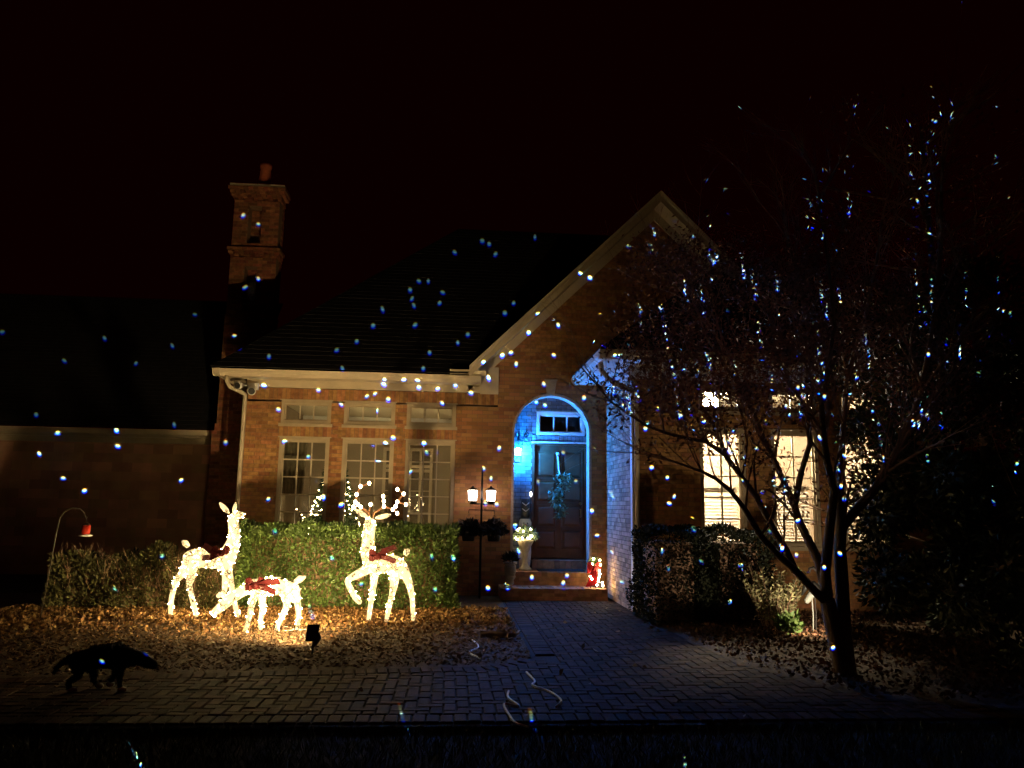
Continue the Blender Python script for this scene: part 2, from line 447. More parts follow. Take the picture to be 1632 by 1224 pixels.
class Facade:
    """courses of bricks in front of a mortar backing; o + u*ud + z*Z + n*outward"""
    def __init__(s, o, ud, nd, thick=.2):
        s.o, s.ud, s.nd, s.t = Vector(o), Vector(ud), Vector(nd), thick; s.bricks = []; s.back = MB()
    def course(s, z0, z1, ivs, odd, bl=BL):
        for a, b in ivs:
            if b - a < .012: continue
            s.back.frame_box(s.o + s.ud * a + Vector((0, 0, z0)), s.ud * (b - a), -s.nd * s.t, Vector((0, 0, z1 - z0)))
            k = math.floor(a / bl) - 1
            while True:
                u0 = (k + (.5 if odd else 0)) * bl; u1 = u0 + bl - JT; k += 1
                if u0 > b: break
                c, d = max(u0, a), min(u1, b)
                if d - c > .03: s.bricks.append((c, z0 + JT / 2, d, z1 - JT / 2, random.uniform(.006, .013)))
    def soldier(s, z0, z1, a, b):
        s.back.frame_box(s.o + s.ud * a + Vector((0, 0, z0)), s.ud * (b - a), -s.nd * s.t, Vector((0, 0, z1 - z0)))
        n = max(1, round((b - a) / .0755)); w = (b - a) / n
        for i in range(n): s.bricks.append((a + i * w + JT / 2, z0 + JT / 2, a + (i + 1) * w - JT / 2, z1 - JT / 2, random.uniform(.006, .013)))
    def box(s, mb, q):
        a, z0, b, z1, d = q
        mb.frame_box(s.o + s.ud * a + Vector((0, 0, z0)) - s.nd * .01, s.ud * (b - a), s.nd * (d + .01), Vector((0, 0, z1 - z0)))

# front wall: windows, arch, gable
WIN = [(-3.09, -2.19), (-1.96, -1.03), (-.82, .085)]
AX, AZ, AR = 1.875, 2.945, .70
def rake_left(z): return .45 + (z - 4.1) / .98
def rake_right(z): return 7.3 - (z - 4.1) / .98
front = Facade((0, YF, 0), (1, 0, 0), (0, -1, 0), .26)
z = 0.0; k = 0
while z < 7.4:
    zm = z + CH / 2
    if z < 3.95: iv = [(-3.70, XR + .02)]
    else: iv = [(max(rake_left(zm), .6), min(rake_right(zm), max(2.95, 2.4 + (zm - 3.98) / .82 + 1.6)))]
    hol = []
    for a, b in WIN:
        if .70 < zm < 2.765 or 3.015 < zm < 3.44: hol.append((a, b))
        if 2.765 <= zm <= 3.015: hol.append((a - .02, b + .02))
    if 3.44 <= zm <= 3.66: hol.append((-3.70, .86))
    if zm < AZ: hol.append((AX - AR - .045, AX + AR + .045))
    elif zm < AZ + AR + .045:
        h = math.sqrt((AR + .045) ** 2 - (zm - AZ) ** 2); hol.append((AX - h, AX + h))
    ivs = cut(iv, hol)
    if iv[0][1] - iv[0][0] > .05: front.course(z, z + CH, ivs, k % 2)
    z += CH; k += 1
for a, b in WIN: front.soldier(2.767, 3.013, a - .02, b + .02)
front.soldier(3.443, 3.66, -3.70, .86)
wallo = H(front.back, 'wall', M['mortar'])
cand = sorted(range(len(front.bricks)), key=lambda i: (abs(front.bricks[i][0] - .9) * .9 + abs(front.bricks[i][1] - 2.3)) + (9 if front.bricks[i][2] - front.bricks[i][0] < .18 else 0))
oneset = set(cand[:296])
bs = MB(); bme = bpy.data.meshes.new('brick'); tmp = MB(); tmp.box(-.5, -1, -.5, .5, 0, .5); bme.from_pydata(tmp.v, [], tmp.f); bme.materials.append(M['brick_one'])
for i, q in enumerate(front.bricks):
    if i in oneset:
        o = bpy.data.objects.new('brick', bme); COL.objects.link(o); o.parent = wallo
        o.location = Vector(((q[0] + q[2]) / 2, YF + .01, (q[1] + q[3]) / 2)) - HO
        o.scale = (q[2] - q[0], q[4] + .01, q[3] - q[1])
    else: front.box(bs, q)
tag(H(bs, 'brickwork', M['brick'], wallo), kind='stuff')

# side wall of the right wing (faces the path) and the wing's front
side = Facade((XR, 0, 0), (0, 1, 0), (-1, 0, 0), .2)
z = 0; k = 0
while z < 3.93:
    side.course(z, z + CH, [(YW + .0, YF - .015)], k % 2); z += CH; k += 1
so = H(side.back, 'wall', M['mortar_pale']); b_ = MB()
for q in side.bricks: side.box(b_, q)
tag(H(b_, 'brickwork', M['brick_pale'], so), kind='stuff')
RW = [(4.0, 4.76), (5.19, 5.98), (6.37, 7.16)]
wing = Facade((0, YW, 0), (1, 0, 0), (0, -1, 0), .2)
z = 0; k = 0
while z < 3.83:
    zm = z + CH / 2
    iv = [(XR + .004, 8.1)] if z < 3.97 else [(2.75 + (zm - 3.98) / .82, 8.29 - (zm - 3.98) / .82)]
    hol = []
    for a, b in RW:
        if 1.0 < zm < 2.9 or 3.17 < zm < 3.58: hol.append((a, b))
    if iv[0][1] > iv[0][0] + .05: wing.course(z, z + CH, cut(iv, hol), k % 2)
    z += CH; k += 1
wo = H(wing.back, 'wall', M['mortar']); b_ = MB()
for q in wing.bricks: wing.box(b_, q)
tag(H(b_, 'brickwork', M['brick'], wo), kind='stuff')
b_ = MB(); b_.box(7.9, YW + .21, 0, 8.1, 18, 3.9); b_.box(-3.70, YF + .27, 0, -3.5, 18.6, 3.75); b_.box(-3.49, 18.4, 0, 7.89, 18.6, 3.8)
H(b_, 'wall', M['mortar'])

# far left wing: painted wall in a tone lifted for missing light, eave
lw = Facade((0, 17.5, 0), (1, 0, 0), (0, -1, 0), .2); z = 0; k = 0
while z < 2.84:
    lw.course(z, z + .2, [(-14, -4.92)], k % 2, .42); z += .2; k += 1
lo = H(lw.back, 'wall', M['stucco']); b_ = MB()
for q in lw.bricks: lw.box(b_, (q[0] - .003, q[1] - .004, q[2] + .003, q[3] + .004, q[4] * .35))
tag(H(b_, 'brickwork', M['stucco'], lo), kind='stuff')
b_ = MB(); b_.box(-14, 17.42, 2.83, -4.95, 17.52, 2.95); H(b_, 'frieze_board', M['trim'])
b_ = MB(); b_.extr([(0, 0, 0), (0, -.12, .04), (0, -.13, .15), (0, .0, .16)], (-14, 17.22, 2.96), (-4.9, 17.22, 2.96)); H(b_, 'gutter', M['trim'])
b_ = MB(); b_.box(-14, 17.2, 2.945, -4.95, 17.6, 2.965); H(b_, 'soffit', M['trim'])

# chimney: base, shaft with recessed panels, corbelled bands, cap, pot
chim = MB()
def chim_face(fac, z0, z1, a, b, hole=None, k0=0, d=0.0):
    z = z0; k = k0
    while z < z1 - .01:
        zt = min(z + CH, z1); zm = (z + zt) / 2
        iv = [(a, b)]
        if hole and hole[2] < zm < hole[3]: iv = cut(iv, [(hole[0], hole[1])])
        fac.course(z, zt, iv, k % 2); z += CH; k += 1
CX0, CX1, CYF, CYB = -4.88, -3.90, 16.5, 16.95
cf = Facade((0, CYF, 0), (1, 0, 0), (0, -1, 0), .26)
chim_face(cf, 0, 3.05, CX0 - .11, CX1 + .1)
chim_face(cf, 3.2, 5.5, CX0 - .03, CX1 + .03)
chim_face(cf, 5.58, 6.85, CX0, CX1, (-4.56, -4.30, 5.62, 6.65))
chim_face(cf, 7.1, 8.15, CX0, CX1, (-4.56, -4.28, 7.2, 8.05))
cp = Facade((0, CYF + .27, 0), (1, 0, 0), (0, -1, 0), .02)
chim_face(cp, 5.6, 6.7, -4.57, -4.29); chim_face(cp, 7.45, 8.07, -4.57, -4.27)
cl = Facade((CX0, 0, 0), (0, 1, 0), (-1, 0, 0), .1)
chim_face(cl, 3.2, 8.15, CYF + .265, CYB)
cr = Facade((CX1, 0, 0), (0, -1, 0), (1, 0, 0), .1)
chim_face(cr, 3.2, 8.15, -CYB, -CYF - .265)
co = H(cf.back, 'chimney', M['mortar'])
b_ = MB()
for F_ in (cf, cp, cl, cr):
    for q in F_.bricks: F_.box(b_, q)
def corbel(z0, n, step, out0=0.0):
    for i in range(n):
        e = out0 + step * (i + 1); zz = z0 + i * CH
        x = CX0 - e
        while x < CX1 + e - .04:
            x1 = min(x + .107, CX1 + e)
            dd = e - (.07 if (int((x + 10) / .107) + i) % 2 and i < n - 1 else 0)
            b_.box(x + .004, CYF - dd, zz + .004, x1 - .004, CYB, zz + CH - .004); x += .107
corbel(6.855, 3, .025); corbel(8.155, 4, .032); corbel(5.5, 1, .03)
b_.box(CX0 - .05, CYF - .05, 3.05, CX1 + .05, CYB, 3.2)
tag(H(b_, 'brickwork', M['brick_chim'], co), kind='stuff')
b_ = MB(); b_.box(CX0 + .101, CYF + .295, 0, CX1 - .101, CYB - .01, 8.45); H(b_, 'flue_core', M['mortar'], co)
b_ = MB(); b_.box(CX0 - .10, CYF - .10, 8.46, CX1 + .10, CYB + .02, 8.50); H(b_, 'chimney_cap', M['stone'], co)
b_ = MB(); b_.lathe((-4.3, 16.66, 8.501), [(.15, 0), (.14, .1), (.11, .45), (.13, .5), (.13, .56), (.09, .56)], 16); H(b_, 'chimney_pot', mat('terracotta', (.4, .1, .05)), co, True)

# roofs: courses with a butt edge
def slope(mb, e0, e1, t0, t1, n):
    e0, e1, t0, t1 = map(Vector, (e0, e1, t0, t1)); nn = (e1 - e0).cross(t0 - e0).normalized()
    if nn.z < 0: nn = -nn
    for i in range(n):
        a, b = i / n, (i + 1) / n
        p, q, r_, s_ = e0.lerp(t0, a), e1.lerp(t1, a), e1.lerp(t1, b), e0.lerp(t0, b)
        j = nn * (.007 + random.uniform(0, .003))
        mb.add([p, q, p + j, q + j, r_ + nn * .002, s_ + nn * .002], [(0, 1, 3, 2), (2, 3, 4, 5)])
rf = MB()
slope(rf, (-4.25, 13.66, 3.94), (.27, 13.66, 3.94), (.05, 17.96, 8.24), (4.5, 17.96, 8.24), 43)
slope(rf, (-4.25, 22.3, 3.94), (-4.25, 13.66, 3.94), (.05, 17.97, 8.24), (.05, 17.96, 8.24), 43)
slope(rf, (.30, 13.62, 4.08), (.30, 18.2, 4.08), (3.86, 13.62, 7.58), (3.86, 18.2, 7.58), 36)
slope(rf, (7.42, 18.2, 4.08), (7.42, 13.62, 4.08), (3.86, 18.2, 7.58), (3.86, 13.62, 7.58), 36)
slope(rf, (2.22, 11.33, 3.985), (8.74, 11.33, 3.985), (5.52, 14.69, 6.65), (5.52, 14.69, 6.65), 30)
slope(rf, (2.22, 19, 3.985), (2.22, 11.33, 3.985), (5.52, 19, 6.65), (5.52, 14.69, 6.65), 30)
slope(rf, (8.74, 11.47, 3.975), (8.74, 19, 3.975), (5.52, 14.69, 6.65), (5.52, 19, 6.65), 30)
slope(rf, (-14, 17.08, 3.13), (-4.7, 17.08, 3.13), (-14, 21, 7.0), (-4.7, 21, 7.0), 38)
slope(rf, (3.9, 22.3, 3.94), (-4.25, 22.3, 3.94), (3.9, 17.96, 8.24), (.05, 17.96, 8.24), 10)
H(rf, 'roof', M['shingle'])

# front eave: frieze, soffit, crown gutter, stepped return, vertical board
b_ = MB(); b_.box(-3.72, YF - .045, 3.665, .80, YF - .001, 3.83); b_.box(.52, YF - .06, 3.64, .86, YF - .046, 4.15); H(b_, 'frieze_board', M['trim'])
b_ = MB(); b_.box(-3.8, 13.8, 3.80, .52, YF - .046, 3.815); b_.box(-4.15, 13.8, 3.80, -3.8, 15.5, 3.815); H(b_, 'soffit', M['trim'])
b_ = MB()
prof = [(0, 0, 0), (0, -.05, .0), (0, -.10, .05), (0, -.12, .09), (0, -.13, .125), (0, 0, .135)]
b_.extr(prof, (-4.22, 13.82, 3.79), (.02, 13.82, 3.79))
b_.extr([(0, 0, 0), (-.05, 0, 0), (-.10, 0, .05), (-.13, 0, .125), (0, 0, .135)], (-4.1, 13.7, 3.79), (-4.1, 15.6, 3.79))
H(b_, 'gutter', M['trim'])
b_ = MB(); b_.extr(prof, (.0, 13.81, 3.785), (.52, 13.81, 3.785)); b_.extr([(0, 0, 0), (0, -.1, 0), (0, -.15, .06), (0, -.15, .09), (0, 0, .10)], (-.05, 13.83, 3.925), (.6, 13.83, 3.925)); H(b_, 'gutter', M['trim'])

# rakes of both gables: fascia, crown, soffit, frieze
def rake(p0, p1, yb, fh, name_m):
    p0, p1 = Vector(p0), Vector(p1)
    f = MB(); f.extr([(0, 0, 0), (0, -.03, 0), (0, -.03, -fh * .55), (0, .0, -fh * .55)], p0, p1); H(f, 'rake_fascia', name_m)
    f = MB(); f.extr([(0, -.032, .01), (0, -.075, .015), (0, -.06, -.045), (0, -.032, -.075)], p0, p1); H(f, 'rake_crown', name_m)
    f = MB(); f.extr([(0, 0, -fh * .45), (0, yb - p0.y - .03, -fh * .45), (0, yb - p0.y - .03, -fh * .45 + .02), (0, 0, -fh * .45 + .02)], p0, p1); H(f, 'rake_soffit', name_m)
    f = MB(); f.extr([(0, yb - p0.y - .045, -fh * .45 - .001), (0, yb - p0.y - .002, -fh * .45 - .001), (0, yb - p0.y - .002, -fh * 1.05), (0, yb - p0.y - .045, -fh * 1.05)], p0, p1); H(f, 'rake_frieze', name_m)
rake((.30, 13.68, 4.07), (3.86, 13.68, 7.56), YF, .36, M['trim'])
rake((7.42, 13.68, 4.07), (3.87, 13.68, 7.56), YF, .36, M['trim'])
b_ = MB(); b_.box(2.42, 11.53, 3.86, 2.888, YF - .02, 3.88); b_.box(2.888, 11.53, 3.86, 8.6, YW + .02, 3.88); b_.box(2.36, 11.47, 3.86, 2.419, YF - .02, 3.98); b_.box(2.419, 11.47, 3.86, 8.62, 11.529, 3.98); H(b_, 'soffit', M['white'])
b_ = MB(); b_.box(2.85, YW - .03, 3.66, 2.885, YF - .02, 3.858); b_.box(2.89, YW - .05, 3.66, 8.1, YW - .014, 3.858); H(b_, 'frieze_board', M['white'])
b_ = MB(); b_.extr([(0, 0, 0), (-.06, 0, 0), (-.11, 0, .06), (-.13, 0, .13), (0, 0, .14)], (2.355, 11.46, 3.85), (2.355, YF - .02, 3.85)); b_.extr([(0, 0, 0), (0, -.06, 0), (0, -.11, .06), (0, -.13, .13), (0, 0, .14)], (2.23, 11.465, 3.85), (8.7, 11.465, 3.85)); H(b_, 'gutter', M['trim'])

# downspouts
b_ = MB()
b_.tube([(-3.98, 13.78, 3.80), (-3.98, 13.80, 3.70), (-3.95, 13.9, 3.62), (-3.80, 14.08, 3.56), (-3.735, 14.13, 3.51), (-3.735, 14.13, 3.4), (-3.735, 14.13, .05)], .038, 8)
H(b_, 'downspout', M['trim'], smooth=True)
b_ = MB()
b_.tube([(2.32, 11.75, 3.84), (2.34, 11.76, 3.72), (2.45, 11.85, 3.62), (2.75, 12.0, 3.5), (2.955, 12.04, 3.44), (2.955, 12.04, 3.3), (2.955, 12.04, .04)], .042, 8)
H(b_, 'downspout', M['trim'], smooth=True)
b_ = MB(); b_.box(2.885, YW - .02, 0.02, 2.91, YW + .09, 3.62); H(b_, 'corner_board', M['white'])

# keystone, arch lining
b_ = MB(); b_.add([(1.775, YF - .045, 3.66), (1.915, YF - .045, 3.66), (1.955, YF - .045, 3.93), (1.735, YF - .045, 3.93), (1.775, YF + .1, 3.66), (1.915, YF + .1, 3.66), (1.955, YF + .1, 3.93), (1.735, YF + .1, 3.93)],
                  [(0, 1, 2, 3), (7, 6, 5, 4), (0, 4, 5, 1), (1, 5, 6, 2), (2, 6, 7, 3), (3, 7, 4, 0)])
b_.box(1.722, YF - .055, 3.931, 1.968, YF + .08, 3.955)
H(b_, 'keystone', M['stone'])
b_ = MB()
A_ = [(AX - AR, .43)] + [(AX - AR * math.cos(math.pi * i / 32), AZ + AR * math.sin(math.pi * i / 32)) for i in range(33)] + [(AX + AR, .43)]
B_ = [(AX - AR - .045, .43)] + [(AX - (AR + .045) * math.cos(math.pi * i / 32), AZ + (AR + .045) * math.sin(math.pi * i / 32)) for i in range(33)] + [(AX + AR + .045, .43)]
y0, y1 = YF - .022, YF + .262; n = len(A_)
b_.add([(x, y0, z) for x, z in A_] + [(x, y0, z) for x, z in B_] + [(x, y1, z) for x, z in A_] + [(x, y1, z) for x, z in B_],
       sum([[(i, i + 1, n + i + 1, n + i), (i, 2 * n + i, 2 * n + i + 1, i + 1), (n + i, n + i + 1, 3 * n + i + 1, 3 * n + i)] for i in range(n - 1)], []))
H(b_, 'arch_lining', mat('pale_arch_brick', (.42, .33, .27), .8, .2, 30, .5, 60))
# alcove
YB = 14.80
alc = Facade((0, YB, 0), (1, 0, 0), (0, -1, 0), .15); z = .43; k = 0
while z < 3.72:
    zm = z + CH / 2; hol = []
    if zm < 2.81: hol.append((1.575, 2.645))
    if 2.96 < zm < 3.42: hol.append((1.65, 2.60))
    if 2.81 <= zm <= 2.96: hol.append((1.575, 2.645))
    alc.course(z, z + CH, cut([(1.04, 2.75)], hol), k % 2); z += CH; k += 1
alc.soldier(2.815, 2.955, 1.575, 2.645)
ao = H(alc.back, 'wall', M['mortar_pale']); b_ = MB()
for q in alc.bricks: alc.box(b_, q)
tag(H(b_, 'brickwork', mat('blue_light_brick', (.17, .18, .20), .8, .25, 14, .5, 90, 'island', .3), ao), kind='stuff')  # brick greyed so it reads blue: stands in for stronger lantern light
b_ = MB(); b_.box(1.04, YF + .263, .43, 1.10, YB - .016, 3.75); b_.box(2.68, YF + .263, .43, 2.75, YB - .016, 3.75); b_.box(1.04, YF + .263, 3.751, 2.75, YB, 3.80); H(b_, 'porch_lining', M['white'])

# steps of brick
st = MB()
def step_bricks(mb, x0, x1, y0, y1, z0, z1):
    mb.box(x0 + .01, y0 + .01, z0, x1 - .01, y1, z1 - .012)
    n = max(1, round((x1 - x0) / .105)); w = (x1 - x0) / n
    for i in range(n):
        a, b = x0 + i * w + .004, x0 + (i + 1) * w - .004
        mb.box(a, y0, z1 - .075, b, min(y0 + .33, y1), z1 + random.uniform(-.003, .003))
        if y1 - y0 > .5: mb.box(a, y0 + .34, z1 - .05, b, y1, z1 + random.uniform(-.003, .003))
    n = max(1, round((x1 - x0) / .21)); w = (x1 - x0) / n; z = z0; k = 0
    while z < z1 - .1:
        for i in range(-1, n):
            a = max(x0, x0 + (i + .5 * (k % 2)) * w + .004); b = min(x1, x0 + (i + 1 + .5 * (k % 2)) * w - .004)
            if b - a > .03: mb.box(a, y0 + .006, z, b, y0 + .05, min(z + .062, z1 - .08))
        z += .07; k += 1
step_bricks(st, .92, 2.78, 13.48, 14.16, 0, .20)
step_bricks(st, 1.18, 2.62, 14.05, 14.16, .20, .43)
H(st, 'step', mat('step_brick', (.30, .14, .07), .8, .3, 10, .5, 80, 'island', .35))
st = MB(); st.box(1.10, 14.161, .2, 2.68, YB - .02, .428); H(st, 'porch_floor', M['brick'])
st = MB()
n = 10
for i in range(n): st.box(1.58 + i * .106 + .003, YB - .16, .43, 1.58 + (i + 1) * .106 - .003, YB - .017, .60)
H(st, 'threshold_step', mat('threshold_brick', (.26, .16, .11), .8, .3, 10, .5, 80, 'island', .3))

# windows (built once per opening): frame, header, sill, muntin, pane
def window(x0, x1, z0, z1, Y, cols, rows, deep=.09, sill=True, m='frame', glass='glass', parent=house, header=True):
    f = MB(); w = .055
    f.box(x0, Y - .02, z0, x0 + w, Y + deep, z1); f.box(x1 - w, Y - .02, z0, x1, Y + deep, z1)
    f.box(x0 + w, Y - .02, z1 - w, x1 - w, Y + deep, z1); f.box(x0 + w, Y - .02, z0, x1 - w, Y + deep, z0 + w)
    i = .025; a, b, c, d = x0 + w, x1 - w, z0 + w, z1 - w
    f.box(a, Y + .02, c, a + i, Y + deep - .01, d); f.box(b - i, Y + .02, c, b, Y + deep - .01, d)
    f.box(a + i, Y + .02, d - i, b - i, Y + deep - .01, d); f.box(a + i, Y + .02, c, b - i, Y + deep - .01, c + i)
    o = H(f, 'window', M[m], parent)
    hd = MB()
    if header: hd.box(x0 - .025, Y - .05, z1 + .001, x1 + .025, Y - .016, z1 + .022)
    if hd.v: H(hd, 'head_trim', M['frame'], o)
    s_ = MB()
    if sill: s_.box(x0 - .03, Y - .06, z0 - .06, x1 + .03, Y + .0, z0 - .002)
    if s_.v: H(s_, 'sill', M['frame'], o)
    a += i; b -= i; c += i; d -= i; yg = Y + .05
    mu = MB(); t = .011
    for k in range(1, cols): xx = a + (b - a) * k / cols; mu.box(xx - t, yg - .018, c, xx + t, yg + .018, d)
    for k in range(1, rows): zz = c + (d - c) * k / rows; mu.box(a, yg - .016, zz - t, b, yg + .016, zz + t)
    if mu.v: H(mu, 'muntin', M['muntin' if m == 'frame' else m], o)
    for ci in range(cols):
        for ri in range(rows):
            p = MB(); e = .002
            p.box(a + (b - a) * ci / cols + e, yg - .003, c + (d - c) * ri / rows + e, a + (b - a) * (ci + 1) / cols - e, yg + .003, c + (d - c) * (ri + 1) / rows - e)
            H(p, 'pane', M[glass], o)
    return o
for a, b in WIN:
    window(a, b, .72, 2.76, YF + .03, 3, 6, sill=True)
    window(a, b, 3.02, 3.435, YF + .03, 3, 1, sill=True)
for a, b in RW:
    window(a, b, 1.02, 2.88, YW + .04, 2, 5)
    window(a, b, 3.18, 3.57, YW + .04, 2, 1)
window(1.655, 2.60, 2.965, 3.415, YB + .0, 3, 1, sill=False, m='white', header=True)

# front door
dm = MB(); dm.box(1.62, YB + .03, .62, 2.60, YB + .08, 2.77)
door = H(dm, 'front_door', M['door'])
dp = MB()
for cx in (1.86, 2.36):
    for z0, z1 in ((.80, 1.15), (1.22, 1.62), (1.69, 2.08), (2.15, 2.64)):
        q = MB(); w = .185
        q.add([(cx - w, YB + .03, z0), (cx + w, YB + .03, z0), (cx + w, YB + .03, z1), (cx - w, YB + .03, z1),
               (cx - w + .05, YB + .008, z0 + .05), (cx + w - .05, YB + .008, z0 + .05), (cx + w - .05, YB + .008, z1 - .05), (cx - w + .05, YB + .008, z1 - .05)],
              [(4, 5, 6, 7), (0, 1, 5, 4), (1, 2, 6, 5), (2, 3, 7, 6), (3, 0, 4, 7)])
        for s_ in (-1, 1): q.box(cx + s_ * (w + .012) - .014, YB + .004, z0 - .02, cx + s_ * (w + .012) + .014, YB + .029, z1 + .02)
        q.box(cx - w + .003, YB + .006, z1 + .001, cx + w - .003, YB + .029, z1 + .024); q.box(cx - w + .003, YB + .006, z0 - .024, cx + w - .003, YB + .029, z0 - .001)
        H(q, 'panel', M['door'], door)
q = MB(); q.tube([(2.52, YB + .02, 1.55), (2.52, YB - .04, 1.55), (2.52, YB - .04, 1.42), (2.52, YB + .02, 1.40)], .012, 6); q.ball((2.52, YB - .01, 1.66), .03)
H(q, 'handle', M['brass'], door)
q = MB(); q.box(1.575, YB - .03, .60, 1.62, YB + .08, 2.805); q.box(2.60, YB - .03, .60, 2.645, YB + .08, 2.805); q.box(1.62, YB - .03, 2.77, 2.60, YB + .08, 2.805)
H(q, 'door_frame', M['door'])
q = MB(); q.box(1.56, YB - .045, 2.806, 2.66, YB - .018, 2.835); H(q, 'door_header', M['white'])

# rooms behind the windows
rm = MB()
rm.box(-3.49, 18.2, .45, 1.5, 18.3, 3.6); rm.box(-3.498, YF + .28, .45, -3.44, 18.2, 3.6); rm.box(.98, YF + .28, .45, 1.03, 18.2, 3.6)
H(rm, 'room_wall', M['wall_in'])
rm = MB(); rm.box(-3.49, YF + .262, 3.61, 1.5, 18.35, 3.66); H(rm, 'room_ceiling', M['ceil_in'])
rm = MB(); rm.box(-3.49, YF + .262, .4, 1.03, 18.3, .45); H(rm, 'room_floor', M['wood_floor'])
rm = MB(); rm.box(-3.44, 18.12, 3.40, .98, 18.2, 3.6); rm.box(-3.44, 18.17, .45, .98, 18.2, .6); H(rm, 'crown_moulding', M['white'])
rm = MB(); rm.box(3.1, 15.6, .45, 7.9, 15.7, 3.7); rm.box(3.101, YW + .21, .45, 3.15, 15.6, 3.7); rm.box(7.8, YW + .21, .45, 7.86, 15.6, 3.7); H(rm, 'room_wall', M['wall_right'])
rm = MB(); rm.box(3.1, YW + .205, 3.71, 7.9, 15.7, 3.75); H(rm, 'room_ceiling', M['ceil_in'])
rm = MB(); rm.box(3.1, YW + .205, .4, 7.9, 15.7, .45); H(rm, 'room_floor', M['wood_floor'])
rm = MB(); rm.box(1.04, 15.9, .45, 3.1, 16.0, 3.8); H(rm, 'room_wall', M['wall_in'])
rm = MB(); rm.frame_box((2.2, 15.88, 3.35), (.9, 0, .55), (0, -.05, 0), (-.03, 0, .09)); H(rm, 'stair_rail', M['wall_in'])
# white cabinet doors on the back wall
for x0, x1 in ((-1.55, -.98), (-.96, -.40)):
    q = MB()
    q.box(x0, 18.05, .46, x0 + .07, 18.11, 2.85); q.box(x1 - .07, 18.05, .46, x1, 18.11, 2.85)
    for zz in (2.85, 2.46, 2.36, .46): q.box(x0, 18.045, zz - .03, x1, 18.11, zz + .04)
    q.box((x0 + x1) / 2 - .03, 18.05, .5, (x0 + x1) / 2 + .03, 18.11, 2.85)
    for zz in (1.9, 1.4, .95): q.box(x0 + .07, 18.07, zz - .012, x1 - .07, 18.1, zz + .012)
    c = H(q, 'inner_door', M['trim'])
    q = MB(); q.box(x0 + .05, 18.112, .5, x1 - .05, 18.118, 2.85); H(q, 'pane', M['drape'], c)

def blinds(x0, x1, z0, z1, Y, label):
    t = thing('window_blind', ((x0 + x1) / 2, Y, z0), label, 'blind', 'blinds behind the lit windows')
    q = MB()
    zz = z0; n = 0
    while zz < z1:
        s_ = MB(); s_.add([(x0, Y - .018, zz - .012), (x1, Y - .018, zz - .012), (x1, Y + .018, zz + .012), (x0, Y + .018, zz + .012),
               (x0, Y - .018, zz - .008), (x1, Y - .018, zz - .008), (x1, Y + .018, zz + .016), (x0, Y + .018, zz + .016)],
              [(3, 2, 1, 0), (4, 5, 6, 7), (0, 1, 5, 4), (2, 3, 7, 6), (1, 2, 6, 5), (3, 0, 4, 7)])
        s_.build('slat', M['blind'], t, t.location); zz += .052
    for xx in (x0 + .1, x1 - .1): q.box(xx - .003, Y - .025, z0, xx + .003, Y - .021, z1)
    q.box(x0, Y - .022, z1, x1, Y + .022, z1 + .04)
    q.build('headrail', M['white'], t, t.location)
blinds(4.06, 4.70, 1.1, 1.9, YW + .28, 'pale slatted blind low in the lit window above the clipped dark hedges')
blinds(5.25, 5.92, 1.1, 1.95, YW + .28, 'pale slatted blind low in the lit window behind the forked tree trunks')
blinds(6.43, 7.1, 1.1, 1.95, YW + .28, 'pale slatted blind low in the lit window farthest right')

# ceiling lamp in the right room
t = thing('ceiling_lamp', (4.62, 13.3, 3.70), 'bright globe ceiling lamp seen through the lit small window at right', 'lamp')
q = MB(); q.lathe((4.62, 13.3, 3.62), [(.09, .09), (.09, .05), (.03, .04), (.03, -.03)], 12); q.build('ceiling_mount', M['brass'], t, t.location, True)
q = MB(); q.ball((4.62, 13.3, 3.46), .14, 14); q.build('lamp_globe', M['ceillamp'], t, t.location, True)

# christmas tree, added fill lamp, chair and drape in the left room
t = thing('christmas_tree', (-2.28, 15.7, .45), 'christmas tree covered in small warm lights behind the window pier', 'christmas tree')
q = MB(); q.tube([(-2.28, 15.7, .45), (-2.28, 15.7, 2.7)], [.04, .01], 6); q.build('trunk', M['bark'], t, t.location)
N_ = 5000
h = RNG.random(N_) ** 1.3; a = RNG.random(N_) * 6.283; rr = (1 - h) * .62 * np.sqrt(RNG.random(N_) * .75 + .25) + .03
Pn = np.stack([-2.28 + rr * np.cos(a), 15.7 + rr * np.sin(a), .65 + h * 2.1], 1)
Dn = np.stack([np.cos(a), np.sin(a), RNG.normal(size=N_) * .4 - .2], 1) + RNG.normal(size=(N_, 3)) * .4
link('foliage', quads_mesh('foliage', leaf_quads(Pn, Dn, .1, .02) - np.array(t.location), M['needle']), None, t)
q = MB()
for i in range(190):
    h = random.random() ** 1.2; a = random.random() * 6.283; r_ = (1 - h) * .66 + .03
    q.octa((-2.28 + r_ * math.cos(a), 15.7 + r_ * math.sin(a), .65 + h * 2.05), .014)
tag(q.build('light_string', M['tbulb'], t, t.location), kind='stuff')
t = thing('armchair', (-2.75, 16.2, .45), 'pale high-backed armchair standing inside the leftmost window', 'chair')
q = MB(); q.box(-3.05, 15.9, .75, -2.45, 16.5, .92); q.build('seat', M['fabric'], t, t.location)
q = MB(); q.box(-3.05, 16.45, .9, -2.45, 16.58, 1.65); q.build('backrest', M['fabric'], t, t.location)
for sx in (-3.05, -2.53):
    q = MB(); q.box(sx, 15.9, .92, sx + .08, 16.45, 1.15); q.build('armrest', M['fabric'], t, t.location)
    for sy in (15.92, 16.48):
        q = MB(); q.box(sx + .01, sy, .45, sx + .06, sy + .05, .75); q.build('leg', M['door'], t, t.location)
t = thing('curtain', (-2.98, YF + .32, .5), 'dark curtain pulled aside in the leftmost window', 'curtain')
q = MB()
pts = [(-3.06 + .022 * i, YF + .36 + .018 * math.sin(i * 1.7), 0) for i in range(20)]
